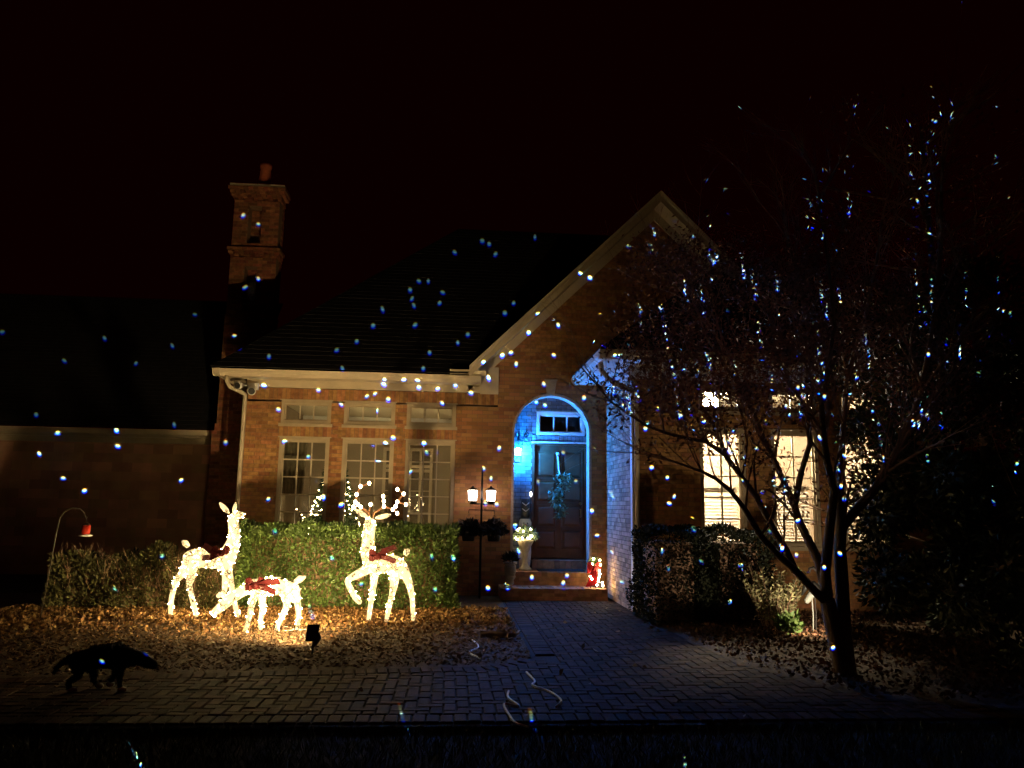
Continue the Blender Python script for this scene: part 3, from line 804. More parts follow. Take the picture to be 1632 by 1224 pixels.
top = [(x, y, 3.0) for x, y, _ in pts]; n = len(pts)
bot = [(-3.06 + (x + 3.06) * .9, y, 1.75) for x, y, _ in pts]
q.add(top + bot + [(x, y + .01, z) for x, y, z in top] + [(x, y + .01, z) for x, y, z in bot],
      sum([[(i, n + i, n + i + 1, i + 1), (2 * n + i, 2 * n + i + 1, 3 * n + i + 1, 3 * n + i)] for i in range(n - 1)], []))
q.build('drape', M['drape'], t, t.location, True)
q = MB(); q.tube([(-3.15, YF + .36, 3.0), (-2.1, YF + .36, 3.0)], .012, 6); q.build('curtain_rod', M['brass'], t, t.location)
t = thing('added_fill_lamp', (-.93, 15.2, .45), 'added table lamp hidden behind the front window pier to light the dim room', 'lamp')  # unseen lamp, added only to brighten this room
q = MB(); q.lathe((-.93, 15.2, .45), [(.2, 0), (.2, .03), (.03, .05), (.03, .6), (.2, .62), (.2, .65)], 14); q.build('side_table', M['door'], t, t.location)
q = MB(); q.lathe((-.93, 15.2, 1.1), [(.07, 0), (.09, .08), (.03, .2), (.012, .3)], 12); q.build('base', M['brass'], t, t.location, True)
q = MB(); q.lathe((-.93, 15.2, 1.36), [(.15, 0), (.09, .22)], 16); q.build('lamp_shade', M['fill_lamp'], t, t.location, True)
t = thing('wire_reindeer', (-2.62, 14.9, .95), 'small lit wire reindeer head glowing in the bottom of the leftmost window', 'decoration')
q = MB()
for i in range(34): 
    a = random.random() * 6.283; q.octa((-2.62 + .14 * random.gauss(0, .6), 14.9 + .05 * random.gauss(0, 1), 1.24 + .08 * random.gauss(0, 1)), .012)
for s_ in (-1, 1):
    for i in range(4): q.octa((-2.62 + s_ * (.08 + .05 * i), 14.9, 1.32 + .05 * i), .011)
tag(q.build('light_string', M['tbulb'], t, t.location), kind='stuff')
q = MB(); q.box(-2.9, 14.75, .45, -2.35, 15.05, .9); q.tube([(-2.62, 14.9, .9), (-2.62, 14.9, 1.4)], .01, 5)
q.build('stand', M['white'], t, t.location)
# ------------------------------------------------------------------ floodlight under the eave
t = thing('security_light', (-3.62, 14.10, 3.62), 'small cream security light with two lamp heads under the left eave corner', 'security light')
q = MB(); q.box(-3.68, 14.06, 3.60, -3.50, 14.13, 3.72); q.build('mount_box', M['white'], t, t.location)
for cx, cz, dx in ((-3.80, 3.66, -.35), (-3.58, 3.57, .1)):
    q = MB(); c = Vector((cx, 13.99, cz)); d = Vector((dx, -1, -.25)).normalized()
    q.tube([c - d * .07, c - d * .02, c + d * .05, c + d * .08], [.03, .055, .075, .078], 12); q.build('lamp_head', M['white'], t, t.location, True)
    q = MB(); q.tube([c + d * .081, c + d * .086], .06, 12); q.build('lens', M['black'], t, t.location)
    q = MB(); q.tube([c - d * .07, (-3.6, 14.07, 3.66)], .014, 6); q.build('arm', M['white'], t, t.location)

# ------------------------------------------------------------------ porch: lantern, planters, figure, bow, swag
t = thing('wall_lantern', (1.27, YB - .01, 2.790), 'glaring wall lantern with black iron scrollwork inside the blue lit porch arch', 'lantern')
q = MB(); q.box(1.22, YB - .04, 2.540, 1.34, YB - .015, 2.960); q.tube([(1.28, YB - .04, 2.890), (1.28, YB - .12, 2.980), (1.28, YB - .2, 2.960)], .012, 6); q.build('bracket', M['iron'], t, t.location)
q = MB()
for sx in (-1, 1):
    for sy in (-1, 1): q.tube([(1.28 + sx * .06, YB - .2 + sy * .06, 2.420), (1.28 + sx * .085, YB - .2 + sy * .085, 2.820)], .007, 5)
[q.box(1.28 + sx * .09 - .006, YB - .29, 2.82, 1.28 + sx * .09 + .006, YB - .11, 2.84) for sx in (-1, 1)]; [q.box(1.19, YB - .2 + sy * .09 - .006, 2.82, 1.37, YB - .2 + sy * .09 + .006, 2.838) for sy in (-1, 1)]; q.tube([(1.19, YB - .2, 2.83), (1.37, YB - .2, 2.83)], .006, 4); q.lathe((1.28, YB - .2, 2.840), [(.03, 0), (.015, .05), (.006, .08)], 8); q.box(1.215, YB - .265, 2.405, 1.345, YB - .135, 2.420)
q.build('cage', M['iron'], t, t.location)
q = MB(); q.lathe((1.28, YB - .2, 2.425), [(.055, 0), (.08, .39)], 4); q.build('lantern_glass', M['lantern_glass'], t, t.location)
q = MB(); q.ball((1.28, YB - .2, 2.620), .045, 10, (1, 1, 1.7)); q.build('bulb', M['porchbulb'], t, t.location, True)
q = MB()
def scroll(cx, cz, r, turns=1.3, st=0, sg=1):
    q.tube([(cx + (r * (1 - i / 22)) * math.cos(st + sg * i / 22 * turns * 6.283), YB - .055, cz + (r * (1 - i / 22)) * math.sin(st + sg * i / 22 * turns * 6.283)) for i in range(21)], .009, 5)
scroll(1.20, 2.93, .07, 1.2, 1.5); scroll(1.44, 2.96, .06, 1.2, 1.0, -1); scroll(1.40, 2.86, .05, 1.1, 3, 1)
q.tube([(1.31, YB - .055, 2.80), (1.31, YB - .055, 3.03)], .009, 5); q.tube([(1.38, YB - .055, 2.87), (1.47, YB - .055, 3.05)], .008, 5); q.tube([(1.42, YB - .055, 2.84), (1.50, YB - .055, 2.74)], .008, 5)
q.tube([(1.13, YB - .055, 2.80), (1.50, YB - .055, 2.83)], .008, 5); q.box(1.28, YB - .05, 2.6, 1.30, YB - .02, 2.82)
q.build('scrollwork', M['iron'], t, t.location)

def plume(cx, cy_, cz, rx, rz, n, L, W, mname, parent, upb=.3, seed=1):
    rg = np.random.default_rng(seed); D = rg.normal(size=(n, 3)); D /= np.linalg.norm(D, axis=1, keepdims=True)
    D[:, 2] = np.abs(D[:, 2]) * .9 - .25
    P = np.array([cx, cy_, cz]) + D * np.array([rx, rx, rz]) * (rg.random((n, 1)) ** .5)
    Dl = D + rg.normal(size=(n, 3)) * .5; Dl[:, 2] += upb
    return link('foliage', quads_mesh('foliage', leaf_quads(P, Dl, L, W, rng=rg) - np.array(parent.matrix_world.translation if False else parent.location), M[mname]), None, parent)
t = thing('urn_planter', (1.43, 14.42, .43), 'tall stone pedestal urn with lit greenery beside the front door', 'planter')
q = MB(); q.lathe((1.43, 14.42, .43), [(.12, 0), (.12, .04), (.07, .07), (.05, .16), (.055, .3), (.10, .42), (.15, .52), (.16, .55), (.13, .55)], 16); q.build('urn', M['stone'], t, t.location, True)
plume(1.42, 14.42, 1.06, .22, .2, 700, .10, .03, 'bluegreen', t, .1, 3)
q = MB()
for i in range(12): q.ball((1.42 + random.uniform(-.18, .18), 14.3 + random.uniform(-.08, .05), 1.05 + random.uniform(-.08, .14)), .016, 6)
tag(q.build('light_string', M['bulb_soft'], t, t.location), kind='stuff')
t = thing('snowman_figure', (1.44, 14.62, .43), 'white faced snowman figure in tall black hat beside the front door', 'figure')
q = MB(); q.lathe((1.44, 14.62, .43), [(.10, 0), (.12, .3), (.11, .6), (.08, .70), (.115, .78), (.12, .86), (.09, .94), (.08, .95)], 16); q.build('body', M['white'], t, t.location, True)
q = MB(); q.lathe((1.44, 14.62, 1.38), [(.085, 0), (.085, .34), (.08, .35)], 14); q.lathe((1.44, 14.62, 1.36), [(.12, 0), (.12, .02)], 14); q.build('hat', M['black'], t, t.location, True)
q = MB()
for zz in (1.50, 1.61):
    q.tube([(1.44 + .089 * math.sin(a), 14.62 - .089 * math.cos(a), zz + .05 * abs(a) / .8) for a in (-.8, -.4, 0, .4, .8)], .008, 5)
q.build('hat_band', M['white'], t, t.location)
q = MB(); q.ball((1.405, 14.505, 1.28), .014); q.ball((1.475, 14.505, 1.28), .014); q.build('eyes', M['black'], t, t.location)
q = MB(); q.tube([(1.44, 14.50, 1.25), (1.44, 14.42, 1.24)], [.018, .004], 6); q.build('nose', mat('carrot', (.6, .2, .05)), t, t.location)
t = thing('candle_stake', (1.54, 14.60, .43), 'slim black stake with a small white glowing bulb beside the door frame', 'light')
q = MB(); q.tube([(1.54, 14.6, .43), (1.54, 14.6, 1.76)], .009, 6); q.build('stake', M['iron'], t, t.location)
q = MB(); q.ball((1.54, 14.6, 1.82), .022, 8, (1, 1, 2.2)); q.build('bulb', M['whitebulb'], t, t.location)
t = thing('head_planter', (1.12, 13.75, .20), 'stone planter shaped like a head at the left end of the lower step', 'planter')
P_ = [(1.10, 13.75, .22), (1.10, 13.75, .30), (1.09, 13.75, .36), (1.10, 13.75, .45), (1.10, 13.75, .54), (1.10, 13.75, .60), (1.19, 13.74, .42), (1.20, 13.74, .38)]
me = skin_mesh(P_, [(0, 1), (1, 2), (2, 3), (3, 4), (4, 5), (3, 6), (2, 7)], [(.10, .10), (.055, .06), (.07, .08), (.10, .11), (.115, .12), (.105, .11), .022, .025], 3, 2)
me.transform(Matrix.Translation(-Vector(t.location))); link('head', me, M['stone'], t)
q = MB(); q.ball((1.155, 13.64, .47), .014); q.ball((1.10, 13.63, .48), .014); q.lathe((1.10, 13.75, .59), [(.115, 0), (.12, .03), (.09, .035)], 14); q.build('rim', M['stone'], t, t.location, True)
plume(1.10, 13.75, .66, .10, .12, 260, .12, .02, 'hedge3', t, .7, 8)
t = thing('garland_stand', (2.56, 13.70, .20), 'big red bow on a lit evergreen stand at the right end of the steps', 'decoration')
q = MB(); q.tube([(2.52, 13.70, .2), (2.54, 13.70, .55), (2.57, 13.70, .70), (2.64, 13.70, .55), (2.70, 13.70, .2)], .012, 6); q.tube([(2.66, 13.66, .2), (2.60, 13.68, .66)], .01, 5); q.build('stand', M['black'], t, t.location)
plume(2.58, 13.70, .62, .10, .10, 320, .07, .018, 'hedge', t, .0, 5)
rb = MB()
rb.ribbon([(2.56, 13.62, .54), (2.50, 13.60, .60), (2.44, 13.62, .57), (2.45, 13.64, .50), (2.56, 13.62, .53)], (0, -.3, 1), [.05, .11, .13, .11, .05])
rb.ribbon([(2.56, 13.62, .54), (2.62, 13.60, .61), (2.68, 13.62, .58), (2.67, 13.64, .50), (2.56, 13.62, .53)], (0, -.3, 1), [.05, .11, .13, .11, .05])
rb.ribbon([(2.55, 13.61, .53), (2.53, 13.60, .42), (2.51, 13.60, .32), (2.46, 13.60, .23)], (1, 0, .1), [.05, .10, .11, .11])
rb.ribbon([(2.57, 13.61, .53), (2.57, 13.59, .42), (2.56, 13.59, .32), (2.54, 13.59, .25)], (1, 0, .1), [.05, .09, .10, .10]); rb.ball((2.56, 13.61, .535), .04)
rb.build('bow', M['redbright'], t, t.location)
q = MB()
for x, z in [(2.55, .70), (2.53, .61), (2.66, .68), (2.67, .60), (2.655, .5), (2.665, .45), (2.65, .41), (2.64, .37), (2.63, .32), (2.61, .26), (2.70, .30), (2.71, .25), (2.49, .40), (2.52, .36), (2.50, .27), (2.56, .44)]:
    q.ball((x, 13.585 + random.uniform(-.01, .03), z), .017, 6)
tag(q.build('light_string', M['bulb_soft'], t, t.location), kind='stuff')
t = thing('door_swag', (2.11, YB - .03, 1.45), 'trailing green swag hanging on the dark front door', 'wreath')
q = MB(); q.tube([(2.08, YB + .0, 2.56), (2.09, YB - .02, 2.30), (2.12, YB - .03, 2.2)], .012, 6); q.ball((2.08, YB - .01, 2.6), .035); q.build('hanger', M['white'], t, t.location)
rg = np.random.default_rng(11); n = 420; s_ = rg.random(n)
P_ = np.stack([2.13 - .10 * (s_ - .2) + rg.normal(size=n) * .085 * (1 - .6 * s_) + .08 * np.sin(s_ * 9), YB - .05 - rg.random(n) * .07, 2.24 - s_ * .85], 1)
D_ = np.stack([rg.normal(size=n), -.4 - rg.random(n) * .4, -.7 + rg.normal(size=n) * .5], 1)
link('foliage', quads_mesh('foliage', leaf_quads(P_, D_, .085, .03, rng=rg) - np.array(t.location), M['bluegreen']), None, t)
q = MB(); q.ball((2.03, YB - .08, 1.60), .05, 10); q.ball((2.14, YB - .09, 1.82), .04, 10); q.build('ornament', mat('teal_ball', (.08, .35, .38), .3), t, t.location, True)
q = MB(); q.box(1.66, 14.22, .429, 2.52, 14.60, .445)
tag(q.build('door_mat', M['mat']), 'dark doormat on the porch floor before the front door', 'doormat')

# ------------------------------------------------------------------ lamp post with two lanterns, hanging baskets
t = thing('lamp_post', (.574, 13.78, 0), 'thin black garden lamp post with two lit glass lanterns against the brick wall', 'lamp post')
q = MB(); q.tube([(.574, 13.78, 0), (.579, 13.78, 2.018), (.579, 13.78, 2.268)], [.022, .02, .008], 8); q.ball((.579, 13.78, 1.704), .035); q.tube([(.365, 13.78, 1.621), (.793, 13.78, 1.621)], .011, 6)
q.tube([(.355, 13.78, 1.516), (.804, 13.78, 1.516)], .008, 6); q.tube([(.355, 13.78, 1.516), (.355, 13.78, 1.454)], .007, 5); q.tube([(.804, 13.78, 1.516), (.804, 13.78, 1.454)], .007, 5)
q.build('post', M['iron'], t, t.location, True)
for cx in (.417, .741):
    q = MB(); q.lathe((cx, 13.78, 1.631), [(.05, 0), (.055, .012)], 8)
    q.lathe((cx, 13.78, 1.871), [(.092, 0), (.095, .012), (.03, .035), (.01, .07)], 8)
    for k in range(6):
        a = k * math.pi / 3; q.tube([(cx + .072 * math.cos(a), 13.78 + .072 * math.sin(a), 1.642), (cx + .092 * math.cos(a), 13.78 + .092 * math.sin(a), 1.871)], .006, 4)
    q.tube([(cx, 13.78, 1.610), (cx, 13.78, 1.642)], .02, 6)
    lf = q.build('lantern', M['iron'], t, t.location)
    q = MB(); q.lathe((cx, 13.78, 1.647), [(.066, 0), (.084, .21)], 6); q.build('lantern_glass', M['candle'], lf, t.location)
    q = MB(); q.lathe((cx, 13.78, 1.643), [(.0695, .0), (.0735, .035)], 6); q.build('lower_rail', M['iron'], lf, t.location)
for cx, lab in ((.355, 'dark hanging flower pot on the left arm of the lamp post'), (.804, 'dark hanging flower pot on the right arm of the lamp post')):
    t = thing('hanging_basket', (cx, 13.78, 0.974), lab, 'hanging pot', 'hanging pots on the lamp post')
    q = MB(); q.lathe((cx, 13.78, 0.974), [(.10, 0), (.135, .2), (.14, .21), (.12, .21)], 16); q.build('pot', M['pot'], t, t.location, True)
    q = MB(); q.tube([(cx - .13, 13.78, 1.193), (cx, 13.78, 1.443), (cx + .13, 13.78, 1.193)], .004, 4); q.tube([(cx, 13.65, 1.193), (cx, 13.78, 1.443)], .004, 4); q.build('hanger', M['iron'], t, t.location)
    plume(cx, 13.78, 1.182, .20, .20, 900, .11, .06, 'pot', t, -.5, int(cx * 100))

# ------------------------------------------------------------------ lit reindeer
def deer(name, loc, label, body, rb, legs, ears, tail, bow, Y, lz, ant=None, group='lit reindeer on the planting bed'):
    t = thing(name, loc, label, 'reindeer decoration', group); L_ = Vector(loc)
    pts = [Vector(p) for p in body]; ed = [(i, i + 1) for i in range(len(body) - 1)]; rad = list(rb)
    me = None
    for (att, lp, lr, dy) in legs:
        b0 = len(pts)
        for i, p in enumerate(lp):
            v = Vector(p); v.y += dy; v.z = max(v.z, .02)
            pts.append(v); rad.append(lr[min(i, len(lr) - 1)])
            if i: ed.append((b0 + i - 1, b0 + i))
        ed.append((att, b0))
    me = skin_mesh(pts, ed, rad, lz, 2)
    me.transform(Matrix.Translation(-L_)); bo = link('body', me, M['deer'], t)
    # bulbs along the body
    me.calc_loop_triangles()
    tv = np.array([[me.vertices[i].co[:] for i in tri.vertices] for tri in me.loop_triangles])
    nr = np.cross(tv[:, 1] - tv[:, 0], tv[:, 2] - tv[:, 0]); ar = np.linalg.norm(nr, axis=1); nr = nr / (ar[:, None] + 1e-12)
    rg = np.random.default_rng(len(body) + int(abs(loc[0]) * 100)); pk = rg.choice(len(ar), 170, p=ar / ar.sum())
    w = rg.dirichlet((1, 1, 1), 170); pp_ = (tv[pk] * w[:, :, None]).sum(1) + nr[pk] * .008
    q = MB()
    for p in pp_: q.octa(p, .0062)
    tag(q.build('light_string', M['bulb'], t), kind='stuff')
    for k in range(0, len(ears), 2):
        a, b = Vector(ears[k]), Vector(ears[k + 1]); q = MB(); d = b - a
        q.ribbon([a, a + d * .35, a + d * .7, b], Vector((d.z, .35, -d.x)).normalized(), [.02, d.length * .45, d.length * .38, .01], .008)
        e = q.build('ear', M['deer'], t, L_)
    q = MB(); q.tube([tail[0], (Vector(tail[0]) + Vector(tail[1])) / 2 + Vector((0, 0, .01)), tail[1]], [.03, .045, .012], 8); q.build('tail', M['deer'], t, L_, True)
    c = Vector(bow[0]); q = MB(); yo = -.15
    q.ball(c + Vector((0, yo - .02, 0)), .05, 8)
    for b in bow[1:]:
        b = Vector(b); d = b - c; pr = Vector((-d.z, 0, d.x)).normalized()
        q.ribbon([c + Vector((0, yo, 0)), c + d * .5 + Vector((0, yo - .05, 0)) + pr * .02, b + Vector((0, yo + .02, 0))], (-d.z, -.25, d.x), [.07, .10, .09], .008)
    for s_, dz in ((-1, .07), (1, .08), (-1, -.03)):
        q.ribbon([c + Vector((0, yo, 0)), c + Vector((s_ * .06, yo - .05, dz)), c + Vector((s_ * .11, yo - .03, dz * .7)), c + Vector((s_ * .07, yo - .01, dz * .2)), c + Vector((0, yo, 0))], (0, -.5, 1), [.04, .08, .09, .08, .04], .006)
    q.build('bow', M['red'], t, L_)
    if ant:
        for main, tines in ant:
            q = MB(); q.tube(main, [.014] * (len(main) - 1) + [.006], 6)
            for p in tines:
                k = min(main, key=lambda m_: (Vector(m_) - Vector(p)).length); q.tube([k, p], [.010, .006], 5)
            ao_ = q.build('antler', mat('antler_brown', (.16, .07, .03), .7), t, L_)
            for p in list(main[2:]) + list(tines):
                q = MB(); q.ball((p[0], p[1] - .02, p[2]), .021, 8, (1, 1, 1.25)); q.build('bulb', M['bulb_soft2'], ao_, L_)
    return t
M['bulb_soft2'] = emis('antler_bulb', (1.0, .74, .40), 42.0)
LR = [.072, .045, .036, .034, .03]
deer('lit_doe', (-3.3, 11.15, 0), 'tall glowing white doe with raised head and red bow standing before the hedge',
     [(-2.841, 11.15, 1.427), (-2.933, 11.15, 1.408), (-3.009, 11.15, 1.39), (-2.98, 11.15, 1.263), (-2.955, 11.15, 1.092), (-2.98, 11.15, .915), (-3.075, 11.15, .80), (-3.295, 11.15, .79), (-3.515, 11.15, .84), (-3.57, 11.15, .93)],
     [.042, .066, .078, .076, .085, .11, .14, .125, .15, .09],
     [(6, [(-3.013, 11.15, .70), (-2.959, 11.15, .565), (-2.911, 11.15, .372), (-2.86, 11.15, .18), (-2.81, 11.15, .03)], LR, -.07),
      (6, [(-3.06, 11.15, .69), (-3.06, 11.15, .522), (-3.066, 11.15, .346), (-3.17, 11.15, .29)], LR, .09),
      (8, [(-3.48, 11.15, .73), (-3.48, 11.15, .578), (-3.497, 11.15, .464), (-3.43, 11.15, .252), (-3.364, 11.15, .03)], [.09, .065, .04, .036, .03], -.07),
      (8, [(-3.57, 11.15, .75), (-3.65, 11.15, .596), (-3.725, 11.15, .50), (-3.765, 11.15, .271), (-3.761, 11.15, .02)], [.09, .06, .04, .036, .03], .08)],
     [(-3.05, 11.13, 1.43), (-3.184, 11.12, 1.579), (-3.0, 11.18, 1.44), (-2.985, 11.2, 1.585)], [(-3.57, 11.15, .97), (-3.66, 11.15, 1.05)],
     [(-3.07, 11.15, .90), (-3.32, 11.15, 1.00), (-3.33, 11.15, .83)], 11.15, 7)
deer('lit_fawn', (-2.1, 10.05, 0), 'small glowing white fawn with lowered head grazing in front of the doe',
     [(-2.869, 10.05, .215), (-2.784, 10.05, .297), (-2.699, 10.05, .38), (-2.529, 10.05, .50), (-2.394, 10.05, .57), (-2.309, 10.05, .567), (-2.166, 10.05, .56), (-1.97, 10.05, .572), (-1.90, 10.05, .56)],
     [.04, .06, .075, .07, .085, .10, .10, .115, .08],
     [(5, [(-2.358, 10.05, .48), (-2.387, 10.05, .322), (-2.411, 10.05, .15), (-2.444, 10.05, .0)], [.055, .038, .032, .026], -.06),
      (5, [(-2.296, 10.05, .48), (-2.28, 10.05, .288), (-2.296, 10.05, .134), (-2.279, 10.05, .0)], [.055, .038, .032, .026], .06),
      (7, [(-1.968, 10.05, .49), (-1.959, 10.05, .324), (-2.021, 10.05, .188), (-2.079, 10.05, .0)], [.07, .045, .034, .026], -.06),
      (7, [(-1.899, 10.05, .49), (-1.857, 10.05, .377), (-1.832, 10.05, .241), (-1.835, 10.05, .0)], [.07, .045, .034, .026], .06)],
     [(-2.679, 10.04, .40), (-2.80, 10.02, .485), (-2.64, 10.1, .43), (-2.70, 10.12, .54)], [(-1.89, 10.05, .61), (-1.763, 10.05, .682)],
     [(-2.335, 10.05, .585), (-2.05, 10.05, .635), (-2.09, 10.05, .50)], 10.05, 6)
deer('lit_buck', (-.85, 10.8, 0), 'tall glowing antlered buck with one front leg raised and a red bow',
     [(-1.10, 10.66, 1.225), (-1.075, 10.74, 1.32), (-1.06, 10.8, 1.37), (-1.08, 10.82, 1.22), (-1.085, 10.8, 1.062), (-1.085, 10.8, .91), (-1.015, 10.8, .79), (-.851, 10.8, .785), (-.66, 10.8, .815), (-.60, 10.8, .86)],
     [.05, .072, .085, .085, .09, .115, .145, .125, .155, .09],
     [(6, [(-1.06, 10.8, .73), (-1.343, 10.8, .577), (-1.206, 10.8, .335), (-1.128, 10.8, .275)], [.075, .045, .038, .034], -.07),
      (6, [(-.987, 10.8, .679), (-.995, 10.8, .468), (-1.019, 10.8, .261), (-1.04, 10.8, .0)], [.07, .045, .036, .03], .07),
      (8, [(-.702, 10.8, .70), (-.705, 10.8, .508), (-.738, 10.8, .359), (-.793, 10.8, .03)], [.085, .055, .038, .03], -.07),
      (8, [(-.593, 10.8, .72), (-.502, 10.8, .509), (-.459, 10.8, .32), (-.437, 10.8, .03)], [.085, .05, .036, .03], .07)],
     [(-1.10, 10.78, 1.41), (-1.285, 10.78, 1.52), (-1.0, 10.8, 1.40), (-.79, 10.8, 1.455)], [(-.58, 10.8, .91), (-.525, 10.8, .99)],
     [(-.93, 10.8, .90), (-.70, 10.8, 1.03), (-.69, 10.8, .83)], 10.8, 7,
     ant=[([(-1.08, 10.8, 1.42), (-1.089, 10.8, 1.467), (-1.204, 10.82, 1.55), (-1.283, 10.84, 1.617), (-1.271, 10.85, 1.719), (-1.225, 10.86, 1.831), (-1.107, 10.86, 1.876)], [(-1.239, 10.76, 1.583), (-1.30, 10.78, 1.549), (-1.069, 10.78, 1.586)]),
          ([(-1.03, 10.8, 1.42), (-1.021, 10.8, 1.468), (-.889, 10.82, 1.563), (-.767, 10.84, 1.522), (-.711, 10.84, 1.626), (-.63, 10.86, 1.738), (-.718, 10.86, 1.797)], [(-.726, 10.78, 1.566), (-.59, 10.8, 1.593), (-.705, 10.8, 1.472), (-.891, 10.78, 1.631), (-.903, 10.78, 1.70)])])

# floodlight on a stake
t = thing('garden_floodlight', (-1.4, 8.72, 0), 'small black floodlight on a stake in the bed, seen from behind', 'floodlight')
q = MB(); d = Vector((0.02, 1, .35)).normalized()
q.frame_box((-1.485, 8.66, .14), (.125, 0, 0), (0, .05, -.012), (.012, .02, .17)); q.build('housing', M['black'], t, t.location)
q = MB(); q.box(-1.47, 8.712, .16, -1.36, 8.718, .29); q.build('lens', M['lantern_glass'], t, t.location)
q = MB(); q.tube([(-1.36, 8.69, .22), (-1.345, 8.69, .17), (-1.39, 8.7, .12), (-1.41, 8.7, .07), (-1.41, 8.7, -.03)], [.02, .028, .034, .014, .008], 8); q.build('stake', M['black'], t, t.location)
lamp('floodlight_beam', 'SPOT', (-1.41, 8.75, .24), FLOOD_W, (1.0, .70, .32), t, .05, target=(-3.3, 12.3, 2.45), spot=R(116), blend=.75)

# ------------------------------------------------------------------ hedges
def hedge(name, x0, x1, y0, y1, h, n, L, W, mname, label, jit=.05, top=.06, bot=.0, seed=2, upb=.2, twigs=0):
    t = thing(name, ((x0 + x1) / 2, (y0 + y1) / 2, 0), label, 'hedge'); rg = np.random.default_rng(seed)
    O = np.array(t.location)
    w, d = x1 - x0, y1 - y0
    ar = np.array([w * h, w * d, d * h, d * h]); f = rg.choice(4, n, p=ar / ar.sum())
    a, b = rg.random(n), rg.random(n); P = np.zeros((n, 3)); D = np.zeros((n, 3))
    dep = np.abs(rg.normal(size=n)) * jit
    i = f == 0; P[i] = np.stack([x0 + a[i] * w, y0 + dep[i], bot + b[i] * (h - bot)], 1); D[i] = (0, -1, 0)
    i = f == 1; P[i] = np.stack([x0 + a[i] * w, y0 + b[i] * d, h - dep[i]], 1); D[i] = (0, 0, 1)
    i = f == 2; P[i] = np.stack([x0 + dep[i], y0 + a[i] * d, bot + b[i] * (h - bot)], 1); D[i] = (-1, 0, 0)
    i = f == 3; P[i] = np.stack([x1 - dep[i], y0 + a[i] * d, bot + b[i] * (h - bot)], 1); D[i] = (1, 0, 0)
    # swelling and dents of the clipped face
    bmp = .045 * np.sin(P[:, 0] * 5.3 + seed) * np.sin(P[:, 2] * 4.1 + P[:, 1] * 3) + .03 * np.sin(P[:, 0] * 13 + P[:, 2] * 9)
    P += D * bmp[:, None]
    P[:, 2] += top * (np.sin(P[:, 0] * 3.7 + seed) * .35 + np.sin(P[:, 0] * 11.3) * .25) * (P[:, 2] / h)
    D = D * .7 + rg.normal(size=(n, 3)) * .75; D[:, 2] += upb
    s_ = .6 + rg.random(n) * .8
    link('foliage', quads_mesh('foliage', leaf_quads(P, D, L * s_, W * s_, rng=rg) - O, M[mname]), None, t)
    q = MB(); q.box(x0 + .16, y0 + .16, 0.05, x1 - .16, y1 - .1, h - .16)
    q.build('inner_branches', M['twig'], t, t.location)
    if twigs:
        q = MB()
        for k in range(twigs):
            x, y = random.uniform(x0, x1), random.uniform(y0, y0 + .35); z = random.uniform(.2, h - .15)
            q.tube([(x, y, z), (x + random.uniform(-.08, .08), y - .05, z + .15), (x + random.uniform(-.15, .15), y - .07, min(z + random.uniform(.25, .45), h + .2))], [.006, .005, .002], 3, False)
        tag(q.build('twigs', M['twig'], t, t.location), kind='stuff')
    return t
hedge('clipped_hedge', -3.12, .13, 12.0, 12.85, 1.24, 26000, .072, .025, 'hedge', 'clipped green box hedge under the three front windows behind the deer', jit=.085, seed=3, upb=.7)
hedge('shaggy_hedge', -5.75, -3.16, 11.9, 12.6, .78, 15000, .075, .024, 'hedge2', 'shaggy dim hedge left of the doe, lower than its neighbour', jit=.12, top=.16, seed=5, upb=.8, twigs=260)
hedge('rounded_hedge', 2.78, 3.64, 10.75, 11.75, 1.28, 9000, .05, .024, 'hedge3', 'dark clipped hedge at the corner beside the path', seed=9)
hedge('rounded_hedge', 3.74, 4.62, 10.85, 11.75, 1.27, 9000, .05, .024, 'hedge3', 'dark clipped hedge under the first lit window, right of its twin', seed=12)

def low_plant(name, c, r, h, n, L, W, mname, label, cat, seed, stems=40):
    t = thing(name, c, label, cat); rg = np.random.default_rng(seed); q = MB(); P = []; D = []
    for i in range(stems):
        a = rg.random() * 6.283; rr_ = r * math.sqrt(rg.random()); hh = h * (.55 + .5 * rg.random())
        p0 = Vector((c[0] + rr_ * .4 * math.cos(a), c[1] + rr_ * .4 * math.sin(a), 0)); p2 = Vector((c[0] + rr_ * 1.1 * math.cos(a), c[1] + rr_ * 1.1 * math.sin(a), hh))
        p1 = p0.lerp(p2, .5) + Vector((0, 0, h * .08)); q.tube([p0, p1, p2], [.006, .005, .002], 3, False)
        for k in range(n):
            s_ = .15 + .85 * rg.random(); p = p0.lerp(p1, s_ * 2) if s_ < .5 else p1.lerp(p2, s_ * 2 - 1)
            P.append(p); D.append((rg.normal() * .8, rg.normal() * .8, .6 + rg.normal() * .4))
    q.build('stems', M['twig'], t, t.location)
    link('foliage', quads_mesh('foliage', leaf_quads(np.array(P), np.array(D), L, W, rng=rg) - np.array(t.location), M[mname]), None, t)
low_plant('pale_shrub', (4.45, 10.45, 0), .42, .78, 34, .065, .022, 'shrub', 'pale upright shrub lit from the side between hedge and tree', 'shrub', 4, 60)
low_plant('leafy_plant', (4.42, 9.95, 0), .2, .24, 14, .13, .05, 'fern', 'low fresh green leafy plant at the foot of the pale shrub', 'plant', 6, 16)

